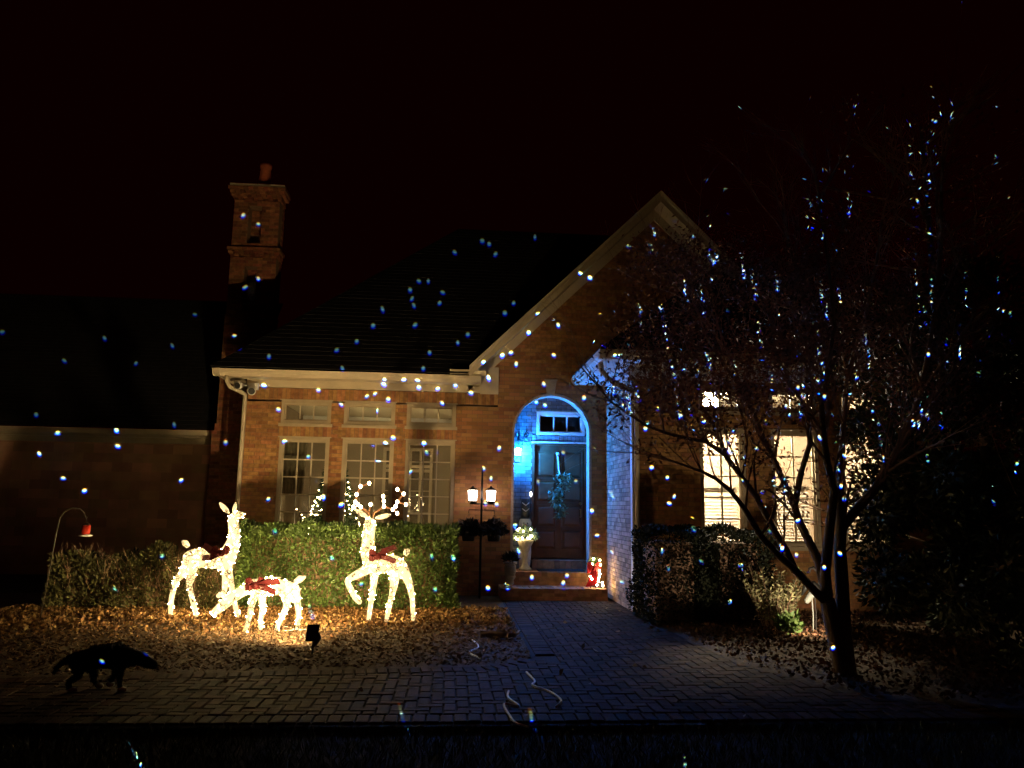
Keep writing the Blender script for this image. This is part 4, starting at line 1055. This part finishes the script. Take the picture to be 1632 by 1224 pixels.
# ------------------------------------------------------------------ shepherd's hook and feeder
t = thing('shepherds_hook', (-5.31, 10.95, 0), 'thin iron shepherd hook leaning over the shaggy hedge at far left', 'plant hook')
q = MB(); q.tube([(-5.33, 10.95, -.02), (-5.29, 10.95, .5), (-5.24, 10.95, 1.1), (-5.215, 10.95, 1.34), (-5.16, 10.95, 1.43), (-5.07, 10.95, 1.48), (-4.97, 10.95, 1.47), (-4.91, 10.95, 1.42), (-4.885, 10.95, 1.36), (-4.87, 10.95, 1.345), (-4.86, 10.95, 1.36)], .0075, 6)
q.build('pole', mat('grey_iron', (.075, .06, .05), .5), t, t.location, True)
t = thing('hummingbird_feeder', (-4.86, 10.95, 1.11), 'small red glass hummingbird feeder hanging from the iron hook', 'bird feeder')
q = MB(); q.tube([(-4.86, 10.95, 1.27), (-4.865, 10.95, 1.31), (-4.87, 10.95, 1.36)], .004, 5); q.lathe((-4.86, 10.95, 1.255), [(.05, 0), (.03, .02), (.008, .03)], 10); q.build('hanger', M['iron'], t, t.location)
q = MB(); q.lathe((-4.86, 10.95, 1.13), [(.05, 0), (.058, .05), (.052, .12)], 14); q.build('bottle', M['redglass'], t, t.location, True)
q = MB(); q.lathe((-4.86, 10.95, 1.10), [(.03, 0), (.085, .008), (.085, .02), (.05, .03)], 14); q.build('tray', M['white'], t, t.location, True)

# ------------------------------------------------------------------ dog
t = thing('dog', (-2.85, 7.1, 0), 'dark dog with white paws sniffing along the brick walkway', 'dog')
P_ = [(-2.45, 7.1, .19), (-2.53, 7.1, .225), (-2.61, 7.1, .27), (-2.72, 7.1, .285), (-2.90, 7.1, .275), (-3.05, 7.1, .27), (-3.14, 7.1, .255)]
ed = [(i, i + 1) for i in range(6)]; rad = [.028, .05, .06, .095, .10, .088, .06]
def limb(att, lp, lr):
    b0 = len(P_)
    for i, p in enumerate(lp):
        P_.append(p); rad.append(lr[i])
        if i: ed.append((b0 + i - 1, b0 + i))
    ed.append((att, b0))
limb(3, [(-2.73, 7.04, .2), (-2.725, 7.03, .10), (-2.715, 7.03, .03)], [.04, .022, .022]); limb(3, [(-2.80, 7.16, .2), (-2.83, 7.17, .10), (-2.86, 7.17, .045)], [.04, .022, .022])
limb(5, [(-3.10, 7.04, .19), (-3.06, 7.03, .13), (-3.14, 7.03, .08), (-3.12, 7.03, .025)], [.06, .036, .026, .024]); limb(5, [(-3.04, 7.16, .19), (-2.98, 7.17, .13), (-3.0, 7.17, .08), (-2.96, 7.17, .03)], [.06, .036, .026, .024])
limb(6, [(-3.2, 7.1, .25), (-3.27, 7.1, .19), (-3.30, 7.1, .13)], [.025, .02, .012])
me = skin_mesh(P_, ed, rad, 4, 2); me.transform(Matrix.Translation(-Vector(t.location))); link('body', me, M['fur'], t)
me.calc_loop_triangles(); tv = np.array([[me.vertices[i].co[:] for i in tri.vertices] for tri in me.loop_triangles])
nr = np.cross(tv[:, 1] - tv[:, 0], tv[:, 2] - tv[:, 0]); ar = np.linalg.norm(nr, axis=1); nr = nr / (ar[:, None] + 1e-12)
rg = np.random.default_rng(77); pk = rg.choice(len(ar), 6000, p=ar / ar.sum()); w = rg.dirichlet((1, 1, 1), 6000)
pp_ = (tv[pk] * w[:, :, None]).sum(1); dd_ = nr[pk] * .6 + np.array([-.8, 0, -.35]) + rg.normal(size=(6000, 3)) * .25
tag(link('coat', quads_mesh('coat', leaf_quads(pp_, dd_, .016, .005, rng=rg), M['fur']), None, t), kind='stuff')
for x, y, z in ((-2.70, 7.03, .02), (-2.855, 7.17, .035), (-3.10, 7.03, .018), (-2.945, 7.17, .022)):
    q = MB(); q.ball((x, y, z), .03, 8, (1.3, .9, .75)); q.build('paw', M['paw'], t, t.location, True)
for s_ in (-1, 1):
    q = MB(); q.add([(-2.585, 7.1 + s_ * .035, .30), (-2.545, 7.1 + s_ * .05, .27), (-2.60, 7.1 + s_ * .085, .25), (-2.575, 7.1 + s_ * .04, .29)], [(0, 1, 2), (0, 3, 1), (1, 3, 2), (0, 2, 3)]); q.build('ear', M['fur'], t, t.location)
    q = MB(); q.ball((-2.50, 7.1 + s_ * .035, .235), .008, 6); q.build('eye', M['black'], t, t.location)

# ------------------------------------------------------------------ cords
def cord(pts, label, r_=.009):
    P = [Vector((x, y, .016)) for x, y in pts]; out = []
    for i in range(len(P) - 1):
        p0, p1, p2, p3 = P[max(i - 1, 0)], P[i], P[i + 1], P[min(i + 2, len(P) - 1)]
        for k in range(6):
            s_ = k / 6; out.append(.5 * ((2 * p1) + (-p0 + p2) * s_ + (2 * p0 - 5 * p1 + 4 * p2 - p3) * s_ ** 2 + (-p0 + 3 * p1 - 3 * p2 + p3) * s_ ** 3))
    out.append(P[-1]); q = MB(); q.tube(out, r_, 6)
    tag(q.build('extension_cord', M['cord']), label, 'cord')
cord([(.79, 7.72), (.83, 7.34), (.79, 7.19), (.88, 7.01), (.94, 6.85), (.97, 6.62), (.9, 6.42)], 'white cord squiggling over the middle of the walkway')
cord([(.56, 6.95), (.54, 6.73), (.60, 6.46), (.49, 6.52), (.51, 6.15), (.54, 5.97), (.62, 5.86)], 'white cord looping over the front edge of the walkway')
cord([(.32, 9.51), (.38, 9.06), (.27, 8.72), (.38, 8.38)], 'white cord lying in the mulch left of the path')
cord([(-3.0, 11.2), (-3.47, 10.84), (-3.55, 10.78), (-3.3, 10.74), (-2.6, 10.75), (-1.9, 10.3), (-1.6, 9.4), (-1.42, 8.72)], 'pale cord running from the doe past the fawn to the floodlight', .006)
cord([(-.8, 10.75), (-1.1, 10.5), (-1.5, 10.35), (-2.0, 10.15)], 'pale cord between the buck and the fawn', .006)

# ------------------------------------------------------------------ heron ornament and hidden path light
t = thing('heron_statue', (4.87, 10.25, 0), 'white and black heron ornament behind the forked tree trunk', 'statue')
P_ = [(4.80, 10.25, .37), (4.83, 10.25, .45), (4.89, 10.25, .50), (4.93, 10.25, .53)]
me = skin_mesh(P_, [(0, 1), (1, 2), (2, 3)], [.022, .05, .06, .04], 1, 2)
me.transform(Matrix.Translation(-Vector(t.location))); link('body', me, M['heronw'], t)
q = MB(); q.tube([(4.95, 10.25, .55), (5.0, 10.25, .66), (4.98, 10.25, .78), (4.92, 10.25, .84), (4.87, 10.25, .82), (4.86, 10.25, .76)], [.03, .022, .02, .022, .026, .008], 8); q.build('neck', M['pot'], t, t.location, True)
q = MB(); q.tube([(4.98, 10.2, .55), (4.88, 10.18, .63), (4.78, 10.2, .60), (4.73, 10.22, .48)], [.02, .045, .04, .01], 8); q.build('wing', M['black'], t, t.location, True)
for x in (4.88, 4.92):
    q = MB(); q.tube([(x, 10.25, .46), (x + .01, 10.25, .25), (x, 10.25, -.01)], .009, 6); q.build('leg', M['heronw'] if x < 4.9 else M['pot'], t, t.location)
t = thing('path_light', (4.75, 9.35, 0), 'low garden spotlight hidden behind the tree trunk', 'garden light')
q = MB(); q.tube([(4.75, 9.35, -.02), (4.75, 9.35, .14)], .01, 6); q.tube([(4.80, 9.30, .14), (4.76, 9.345, .17), (4.73, 9.38, .19)], [.03, .045, .055], 10); q.build('housing', M['black'], t, t.location)
lamp('path_light_beam', 'SPOT', (4.72, 9.39, .22), SHRUB_W, (1.0, .78, .5), t, .03, target=(4.5, 11.2, .45), spot=R(95), blend=.4)

# ------------------------------------------------------------------ trees
def grow(q, p, d, length, rad, depth, rg, tips, spread=.55, upb=.12, seg=4, sides=5):
    pts = [Vector(p)]; d = Vector(d).normalized(); rs = [rad]
    for i in range(seg):
        d = (d + Vector((rg.normal() * .13, rg.normal() * .13, rg.normal() * .1 + upb * .3))).normalized()
        pts.append(pts[-1] + d * length / seg); rs.append(rad * (1 - .55 * (i + 1) / seg))
    q.tube(pts, rs, sides, False)
    if depth == 0:
        tips.append((pts[-1], d)); tips.append((pts[-2], d)); return
    nb = 4 if depth > 1 else 5
    for k in range(nb):
        s_ = .35 + .65 * (k + rg.random()) / nb; i = min(int(s_ * seg), seg - 1); b = pts[i].lerp(pts[i + 1], s_ * seg - i)
        nd = (d + Vector((rg.normal() * spread, rg.normal() * spread, rg.normal() * spread * .7 + upb))).normalized()
        grow(q, b, nd, length * (.55 + .25 * rg.random()), rs[i] * .55, depth - 1, rg, tips, spread, upb, 3, 4 if depth > 1 else 3)

t = thing('crepe_myrtle', (3.9, 7.67, 0), 'multi-trunk crape myrtle with fine twigs and sparse dark autumn leaves', 'tree')
LIMB = dict(
 base=([(3.96, 7.67, -.03), (3.90, 7.67, .268), (3.85, 7.67, .509), (3.809, 7.67, .721)], .095, .075),
 trunk2=([(4.0, 7.68, -.03), (3.975, 7.67, .25), (3.971, 7.67, .449), (3.994, 7.71, .978), (4.01, 7.75, 1.251), (4.06, 7.79, 1.421), (4.254, 7.83, 1.61), (4.467, 7.87, 1.809), (4.625, 7.87, 2.004), (4.845, 7.87, 2.37), (5.095, 7.87, 2.922), (5.301, 7.87, 3.77), (5.44, 7.87, 4.646), (5.5, 7.9, 5.2)], .085, .02),
 A=([(3.80, 7.67, .70), (3.671, 7.62, .793), (3.438, 7.57, 1.021), (3.286, 7.52, 1.131), (3.062, 7.47, 1.345), (2.899, 7.42, 1.592), (2.759, 7.42, 1.773), (2.61, 7.42, 1.893), (2.467, 7.42, 1.963), (2.229, 7.42, 2.039)], .05, .012),
 B=([(3.483, 7.65, .99), (3.42, 7.7, 1.19), (3.303, 7.73, 1.413), (3.155, 7.76, 1.728), (3.014, 7.79, 1.931), (2.858, 7.82, 2.157), (2.661, 7.82, 2.29), (2.467, 7.82, 2.319), (2.215, 7.82, 2.378), (2.017, 7.82, 2.446), (1.65, 7.82, 2.684), (1.42, 7.82, 2.95)], .042, .008),
 C=([(3.825, 7.67, .75), (3.797, 7.77, 1.065), (3.773, 7.87, 1.223), (3.708, 7.97, 1.45), (3.688, 8.07, 1.659), (3.62, 8.12, 1.876), (3.54, 8.17, 2.118), (3.429, 8.17, 2.356), (3.332, 8.17, 2.617), (3.193, 8.17, 2.921), (3.035, 8.17, 3.128), (2.80, 8.17, 3.5), (2.6, 8.17, 3.9)], .055, .012),
 C2=([(3.69, 8.05, 1.66), (3.73, 7.95, 2.0), (3.774, 7.81, 2.294), (3.798, 7.88, 2.535), (3.891, 7.95, 2.907), (3.922, 8.02, 3.473), (3.81, 8.02, 4.187), (3.72, 8.02, 4.6)], .036, .010),
 D=([(3.809, 7.67, .70), (3.773, 7.61, .984), (3.8, 7.55, 1.351), (3.816, 7.49, 1.624), (3.815, 7.43, 1.809), (3.727, 7.37, 2.078), (3.702, 7.37, 2.352), (3.696, 7.37, 2.63), (3.769, 7.37, 2.912), (3.876, 7.37, 3.461), (3.844, 7.37, 4.126), (3.78, 7.37, 4.8)], .06, .012),
 E2=([(3.99, 7.70, 1.2), (4.056, 7.79, 1.723), (4.16, 7.91, 2.116), (4.265, 8.03, 2.521), (4.403, 8.15, 3.087), (4.734, 8.27, 3.85), (4.931, 8.27, 4.613), (5.0, 8.27, 5.0)], .05, .012))
rg = np.random.default_rng(21)
bk = MB(); tw = MB(); tips = []
for nm, (pts, ra, rb_) in LIMB.items():
    n = len(pts); bk.tube(pts, [ra + (rb_ - ra) * (i / (n - 1)) ** .8 for i in range(n)], 9, True)
    if nm == 'base': continue
    for i in range(3, n):
        p = Vector(pts[i]); d = (p - Vector(pts[i - 1])).normalized(); rr_ = ra + (rb_ - ra) * (i / (n - 1)) ** .8
        low = p.z < 1.9
        for k in range(1 if low else 3):
            nd = d + Vector((rg.normal() * .55, rg.normal() * .6, .35 + rg.normal() * .35))
            if nm in ('A', 'B'): nd = d + Vector((rg.normal() * .4 + .3, rg.normal() * .5, .35 + rg.normal() * .4))
            if p.x < 1.6: continue
            if low: nd.z += .4
            grow(tw, p, nd, .55 + rg.random() * .5 if not low else .5, max(rr_ * .5, .008), 2 if not low else 1, rg, tips)
    p = Vector(pts[-1]); d = (p - Vector(pts[-2])).normalized(); grow(tw, p, d, .8 if nm not in ('A', 'B') else .25, rb_, 2 if nm not in ('A', 'B') else 1, rg, tips)
bk.build('trunk', M['bark'], t, t.location, True)
tw.build('branches', M['twig'], t, t.location)
tp = np.array([p[:] for p, d in tips]); td = np.array([d[:] for p, d in tips])
keep = (tp[:, 2] < 4.6) & (tp[:, 0] > 1.42 + .38 * np.abs(tp[:, 2] - 2.95)) & ((tp[:, 2] > 2.1) | (tp[:, 0] > 2.2)); ix = rg.choice(np.where(keep)[0], 17000)
P_ = tp[ix] + rg.normal(size=(len(ix), 3)) * .07; D_ = td[ix] * .3 + rg.normal(size=(len(ix), 3)) * .8; D_[:, 2] -= .3
tag(link('foliage', quads_mesh('foliage', leaf_quads(P_, D_, .042 + rg.random(len(ix)) * .03, .024, rng=rg) - np.array(t.location), M['autumn']), None, t), kind='stuff')

def leafy_tree(name, base, h, cr, cz, nl, label, cat, seed, mname='ever', L=.09, W=.035, gap=.5):
    t = thing(name, base, label, cat); rg = np.random.default_rng(seed); q = MB(); tips = []
    bx, by, _ = base
    q.tube([(bx, by, -.02), (bx + .04, by, h * .4), (bx, by, h * .9)], [.11, .08, .02], 8)
    q.build('trunk', M['bark'], t, t.location, True)
    b = MB()
    for i in range(26):
        z = h * (.12 + .8 * i / 26); a = rg.random() * 6.283
        grow(b, (bx, by, z), (math.cos(a), math.sin(a), .35), cr * (1.05 - .6 * i / 26), .025, 1, rg, tips, .5, .1)
    b.build('branches', M['twig'], t, t.location)
    nc = 130; cen = []
    while len(cen) < nc:
        v = rg.normal(size=3); v /= np.linalg.norm(v); v *= rg.random() ** .4
        p = np.array([bx, by, cz]) + v * np.array([cr, cr, h - cz])
        if p[2] > .15: cen.append(p)
    cen = np.array(cen); ix = rg.integers(0, nc, nl); v = rg.normal(size=(nl, 3)); v /= np.linalg.norm(v, axis=1, keepdims=True)
    P = cen[ix] + v * .28 * rg.random((nl, 1)) ** .4; P[:, 2] = np.maximum(P[:, 2], .04)
    link('foliage', quads_mesh('foliage', leaf_quads(P, v + rg.normal(size=(nl, 3)) * .6, L, W, rng=rg) - np.array(t.location), M[mname]), None, t)
leafy_tree('evergreen_tree', (6.5, 8.9, 0), 5.0, 1.78, 2.0, 38000, 'dark dense evergreen tree at the far right edge, hiding the last lit window', 'tree', 31, 'ever', .10, .042)
leafy_tree('bare_tree', (7.4, 11.0, 0), 8.6, 2.4, 5.6, 3000, 'tall thin-leaved tree rising behind the evergreen at far right', 'tree', 33, 'autumn', .07, .035)

# ------------------------------------------------------------------ ground litter
def litter(name, pts, L, W, m, flat=.45, seed=1, z=.012):
    rg = np.random.default_rng(seed); n = len(pts); P = np.concatenate([pts, (z + rg.random((n, 1)) * .03)], 1)
    D = rg.normal(size=(n, 3)); D[:, 2] = np.abs(rg.normal(size=n)) * flat
    s_ = .6 + rg.random(n) * .8
    me = quads_mesh(name, leaf_quads(P, D, L * s_, W * s_, .3, rng=rg), M[m]); return tag(link(name, me, None), kind='stuff')
rg = np.random.default_rng(5)
def in_bed(p): return (p[:, 1] > np.array([bed_edge(min(x, .93)) for x in p[:, 0]])) & (p[:, 0] < .92)
n = 26000; p = np.stack([rg.uniform(-6.2, .9, n), 12.15 - np.abs(rg.normal(size=n)) * .85], 1); p = p[in_bed(p)]
p = p[(np.sin(p[:, 0] * 3.1 + 2 * np.sin(p[:, 1] * 2.3)) + np.sin(p[:, 1] * 5.2 + p[:, 0] * 1.7) + rg.normal(size=len(p)) * .8) > -.75]
litter('fallen_leaves', p, .054, .034, 'deadleaf', .55, 6)
n = 22000; p = np.stack([rg.uniform(-7, .92, n), rg.uniform(7.2, 12, n)], 1); p = p[in_bed(p)]
litter('bark_mulch', p, .045, .017, 'chip', .3, 7, .004)
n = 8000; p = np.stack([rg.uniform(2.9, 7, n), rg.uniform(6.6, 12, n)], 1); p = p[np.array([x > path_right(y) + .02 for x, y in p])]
litter('fallen_leaves', p, .052, .034, 'shadeleaf', .4, 8)
n = 70; p = np.stack([rg.uniform(-4, 3, n), rg.uniform(6.1, 13, n)], 1)
litter('fallen_leaves', p, .06, .035, 'deadleaf', .3, 9, .01)
n = 26000; yy = 3.4 + 2.55 * rg.random(n); P = np.stack([rg.uniform(-4.5, 4.5, n), yy, np.full(n, -.05)], 1)
D = rg.normal(size=(n, 3)) * .45; D[:, 2] = 1
tag(link('lawn_grass', quads_mesh('lawn_grass', leaf_quads(P, D, .05 + rg.random(n) * .05, .008, rng=rg), M['grass']), None), kind='stuff')
q = MB(); q.tube([(.42, 9.72, .03), (.55, 9.74, .045), (.7, 9.7, .045), (.84, 9.76, .03)], [.03, .045, .045, .025], 7)
q.build('bark_log', M['bark'])
o = bpy.data.objects['bark_log']; tag(o, 'dark rotten log lying in the mulch near the path corner', 'log')

# ------------------------------------------------------------------ star projector: a real lamp throwing rainbow dots
PJ = Vector((.42, .70, .30)); PAIM = (Vector((.6, 14, 2.9)) - PJ).normalized()
t = thing('star_projector', (.42, .70, 0), 'small black light projector on a stake throwing coloured dots on the house', 'projector')
q = MB(); q.tube([(.42, .70, -.05), (.42, .70, .2)], .012, 6); q.build('stake', M['black'], t, t.location)
q = MB(); q.tube([PJ - PAIM * .2, PJ - PAIM * .18, PJ - PAIM * .06, PJ - PAIM * .05], [.05, .065, .065, .06], 12); q.build('housing', M['black'], t, t.location, True)
PQ = PAIM.to_track_quat('-Z', 'Y')
DOTS = [(-368.9,111.3,1.0),(-483.7,81.0,1.0),(-535.1,54.0,1.0),(-445.5,53.2,1.0),(-398.8,74.5,1.0),(-610.4,85.0,1.0),(-573.3,-8.9,1.0),(-547.0,-30.9,1.0),(-473.1,-25.7,1.0),(-399.7,-17.2,1.0),(-569.1,-59.4,1.0),(-470.6,-47.8,1.0),(-539.2,-90.2,1.0),(-389.8,-90.2,1.0),(-512.4,-105.9,1.0),(-335.1,-35.2,1.0),(-315.1,256.8,1.0),(-295.3,244.9,1.0),(-311.6,164.4,1.0),(-295.1,176.8,1.0),(-324.9,102.6,1.0),(-286.5,94.0,1.0),(-551.3,-204.0,1.0),(-491.4,-194.9,1.0),(-430.7,-150.5,1.0),(55.9,364.9,1.0),(21.7,338.4,1.0),(68.0,236.3,1.0),(-2.3,230.0,1.0),(6.8,226.8,1.0),(15.0,215.9,1.0),(-39.1,216.4,1.0),(-87.2,183.0,1.0),(-74.7,183.3,1.0),(-99.0,172.8,1.0),(-56.0,171.2,1.0),(-96.8,163.1,1.0),(-60.4,159.2,1.0),(-94.5,155.5,1.0),(-136.0,150.2,1.0),(-93.5,133.7,1.0),(-149.0,131.6,1.0),(-171.1,113.5,1.0),(-197.8,103.1,1.0),(-191.1,82.7,1.0),(-75.1,103.0,1.0),(-37.2,115.1,1.0),(-23.6,124.7,1.0),(26.4,150.1,1.0),(38.4,161.7,1.0),(-84.0,84.9,1.0),(124.8,215.9,1.0),(138.6,206.8,1.0),(96.9,143.3,1.0),(68.4,161.4,1.0),(57.2,132.5,1.0),(-3.7,95.8,1.0),(22.4,101.8,1.0),(34.2,105.2,1.0),(41.4,90.4,1.0),(92.0,103.4,1.0),(4.5,71.7,1.0),(152.9,158.2,1.0),(79.4,64.9,1.0),(-292.0,54.6,1.0),(-220.7,50.3,1.0),(-190.8,32.2,1.0),(-135.2,68.5,1.0),(-135.1,60.0,1.0),(-157.1,43.5,1.0),(-146.4,47.1,1.0),(-128.8,40.1,1.0),(-109.5,69.2,1.0),(-88.4,57.0,1.0),(-91.1,68.8,1.0),(-63.3,55.9,1.0),(-39.9,61.4,1.0),(-18.6,50.9,1.0),(-57.0,36.9,1.0),(-131.1,-18.0,1.0),(-121.4,-10.0,1.0),(-264.1,-18.1,1.0),(-272.8,23.8,1.0),(-69.4,-51.1,1.0),(-58.9,-27.7,1.0),(-80.1,-17.1,1.0),(-90.8,-76.4,1.0),(-224.9,-59.6,1.0),(-212.2,-90.5,1.0),(-284.8,-93.7,1.0),(-189.0,-99.9,1.0),(0.4,-48.5,1.0),(10.9,-61.7,1.0),(4.0,-94.4,1.0),(19.3,-95.9,1.0),(21.0,-21.4,1.0),(-72.6,-149.2,1.0),(-206.9,-152.1,1.0),(-282.7,-117.5,1.0),(-140.7,-41.5,1.0),(-141.7,24.5,1.0),(-277.6,-196.5,1.0),(-236.5,-217.9,1.0),(-167.1,-186.8,1.0),(-67.5,-193.1,1.0),(-43.7,-150.3,1.0),(70.9,36.2,1.0),(82.9,32.3,1.0),(109.4,-30.8,1.0),(76.2,-70.1,1.0),(127.6,-68.5,1.0),(149.9,-103.4,1.0),(157.8,-136.4,1.0),(174.5,-76.3,1.0),(176.9,-80.0,1.0),(177.6,-155.1,1.0),(192.0,-189.3,1.0),(134.6,47.7,1.0),(69.3,-193.3,1.0),(117.5,-190.3,1.0),(112.6,-200.6,1.0),(45.9,-128.4,1.0),(51.0,-162.1,1.0),(35.5,-203.4,1.0),(9.9,-209.0,1.0),(226.8,-26.0,1.0),(249.1,-39.2,1.0),(259.6,-64.6,1.0),(252.9,-74.2,1.0),(285.5,-95.2,1.0),(241.7,-125.1,1.0),(251.4,-148.7,1.0),(297.7,-138.7,1.0),(340.9,-196.3,1.0),(354.6,-145.5,1.0),(395.0,-97.1,1.0),(426.3,-31.8,1.0),(402.9,-60.2,1.0),(436.4,-142.5,1.0),(489.0,-70.7,1.0),(466.1,-87.1,1.0),(453.5,-163.3,1.0),(484.0,-202.0,1.0),(216.4,26.3,1.0),(218.8,33.9,1.0),(168.6,131.1,1.0),(176.5,131.2,1.0),(-538.3,-268.2,1.0),(248.8,-272.6,1.0),(-150.8,-251.9,1.0),(33.4,-252.6,1.0),(716.4,-0.4,1.0),(748.9,49.3,1.0),(590.3,111.4,1.0),(614.3,57.8,1.0),(546.6,59.1,1.0),(541.7,92.9,1.0),(531.3,108.6,1.0),(633.8,708.5,0.62),(511.6,648.4,0.62),(572.9,650.1,0.62),(288.0,581.7,0.62),(381.2,602.9,0.62),(421.7,562.8,0.62),(320.3,535.0,0.62),(446.8,564.3,0.62),(483.7,569.2,0.62),(531.5,525.0,0.62),(564.6,525.0,0.62),(609.8,544.6,0.62),(626.2,549.8,0.62),(626.6,542.4,0.62),(581.6,480.3,0.62),(600.8,502.4,0.62),(603.3,490.8,0.62),(570.0,453.8,0.62),(596.2,446.4,0.62),(598.6,436.6,0.62),(608.3,464.7,0.62),(694.1,486.6,0.62),(720.7,449.7,0.62),(443.5,464.7,0.62),(278.3,424.5,0.62),(445.2,408.4,0.62),(427.0,371.8,0.62),(423.1,378.6,0.62),(443.1,375.5,0.62),(483.0,414.9,0.62),(282.9,379.1,0.62),(282.8,338.8,0.62),(289.2,332.3,0.62),(204.3,363.1,0.62),(207.4,351.8,0.62),(219.1,253.6,0.62),(222.0,245.0,0.62),(285.7,197.2,0.62),(289.6,188.8,0.62),(293.3,341.6,0.62),(334.5,312.5,0.62),(348.6,296.0,0.62),(382.7,295.0,0.62),(353.8,278.7,0.62),(360.4,226.0,0.62),(378.9,170.1,0.62),(448.1,284.1,0.62),(455.3,267.0,0.62),(473.3,291.4,0.62),(446.8,212.4,0.62),(452.1,195.1,0.62),(456.5,155.5,0.62),(446.7,172.3,0.62),(429.3,86.5,0.62),(489.3,74.5,0.62),(503.7,164.9,0.62),(520.3,202.5,0.62),(519.2,364.8,0.62),(573.1,353.5,0.62),(586.7,359.8,0.62),(602.2,364.6,0.62),(584.3,314.0,0.62),(590.9,274.0,0.62),(601.0,257.1,0.62),(608.3,203.7,0.62),(610.4,123.0,0.62),(631.3,116.4,0.62),(695.7,242.0,0.62),(729.2,237.3,0.62),(712.0,381.8,0.62),(718.8,396.7,0.62),(718.8,254.2,0.62),(684.9,177.0,0.62),(707.9,280.2,0.62),(636.9,193.7,0.62),(660.1,292.0,0.62),(654.4,218.5,0.62),(385.8,38.8,0.62),(404.6,22.8,0.62),(420.3,85.7,0.62),(451.7,97.4,0.62),(481.1,51.6,0.62),(486.6,30.0,0.62),(495.3,146.2,0.62),(321.4,77.3,0.62),(301.6,128.3,0.62),(248.4,124.3,0.62),(233.1,53.7,0.62),(266.7,108.1,0.62),(492.3,4.1,0.62),(341.2,26.5,0.62),(373.6,2.8,0.62),(273.4,169.9,0.62),(326.3,183.1,0.62),(405.5,115.2,0.62),(422.6,138.9,0.62),(306.7,408.6,0.5),(429.4,394.4,0.5),(514.8,222.1,0.5),(282.2,119.4,0.5),(608.2,285.2,0.5),(608.5,299.0,0.5),(189.9,250.4,0.5),(342.3,62.6,0.5),(418.1,50.0,0.5),(250.9,290.1,0.5),(181.4,432.0,0.5),(483.4,473.0,0.5),(277.5,269.7,0.5),(581.5,392.9,0.5),(187.9,145.7,0.5),(479.2,424.1,0.5),(598.6,110.3,0.5),(601.4,129.3,0.5),(424.2,165.1,0.5),(238.5,174.3,0.5),(333.1,318.7,0.5),(310.2,430.8,0.5)]  # DOTS_HERE
def dot_slide():
    NX, NY, EX = 2048, 1536, 1.05           # tangent plane: x, y in [-EX, EX] * (1, .75)
    im = np.zeros((NY, NX, 4), np.float32); im[..., 3] = 1
    ppu = NX / (2 * EX); rg = np.random.default_rng(3)
    for (a, b, k) in DOTS:
        cx, cy_ = NX / 2 + a * ppu / 1000, NY / 2 + b * ppu / 1000
        r_ = 2.85e-3 * ppu * (.9 + .3 * rg.random()); st = rg.random() * 6.283; e = 1 + .35 * rg.random()
        R_ = int(r_ * 3) + 3; x0, y0 = int(cx) - R_, int(cy_) - R_
        if x0 < 0 or y0 < 0 or x0 + 2 * R_ >= NX or y0 + 2 * R_ >= NY: continue
        gx, gy = np.meshgrid(np.arange(x0, x0 + 2 * R_) - cx, np.arange(y0, y0 + 2 * R_) - cy_)
        for c, (off, amp) in enumerate(((.40, .30), (.2, .80), (-.26, 1.0))):
            yy = gy - off * r_; u_ = gx * math.cos(st) + yy * math.sin(st); v_ = -gx * math.sin(st) + yy * math.cos(st)
            d = np.sqrt((u_ * e) ** 2 + (v_ / e) ** 2) / (r_ * (.8 if c < 2 else 1.0))
            im[y0:y0 + 2 * R_, x0:x0 + 2 * R_, c] = np.maximum(im[y0:y0 + 2 * R_, x0:x0 + 2 * R_, c], amp * k * np.clip(2.2 - 2 * d, 0, 1))
    img = bpy.data.images.new('dot_slide', NX, NY, alpha=False, float_buffer=True)
    img.colorspace_settings.name = 'Non-Color'
    img.pixels.foreach_set(im.ravel()); img.update(); img.pack()
    return img, EX
img, EX = dot_slide()
lp = lamp('projector_beam', 'SPOT', PJ, 20.0, (1, 1, 1), t, 0.0, spot=R(150), blend=0)
lp.rotation_euler = PQ.to_euler()
ld = lp.data; ld.use_nodes = True; nt = ld.node_tree; em = nt.nodes['Emission']
tc = nt.nodes.new('ShaderNodeTexCoord'); sx = nt.nodes.new('ShaderNodeSeparateXYZ'); nt.links.new(tc.outputs['Normal'], sx.inputs[0])
def mth(op, a, b=None):
    n_ = nt.nodes.new('ShaderNodeMath'); n_.operation = op
    for i, v in enumerate((a, b)):
        if v is None: continue
        if isinstance(v, (int, float)): n_.inputs[i].default_value = v
        else: nt.links.new(v, n_.inputs[i])
    return n_.outputs[0]
az = mth('ABSOLUTE', sx.outputs[2])
uu = mth('MULTIPLY_ADD', mth('DIVIDE', sx.outputs[0], az), 1 / (2 * EX)); uu.node.inputs[2].default_value = .5
vv = mth('MULTIPLY_ADD', mth('DIVIDE', sx.outputs[1], az), 1 / (2 * EX * .75)); vv.node.inputs[2].default_value = .5
cb = nt.nodes.new('ShaderNodeCombineXYZ'); nt.links.new(uu, cb.inputs[0]); nt.links.new(vv, cb.inputs[1])
ti = nt.nodes.new('ShaderNodeTexImage'); ti.image = img; ti.extension = 'CLIP'; ti.interpolation = 'Linear'
nt.links.new(cb.outputs[0], ti.inputs[0]); nt.links.new(ti.outputs[0], em.inputs[0]); em.inputs[1].default_value = 9000.0 * DOT_PEAK
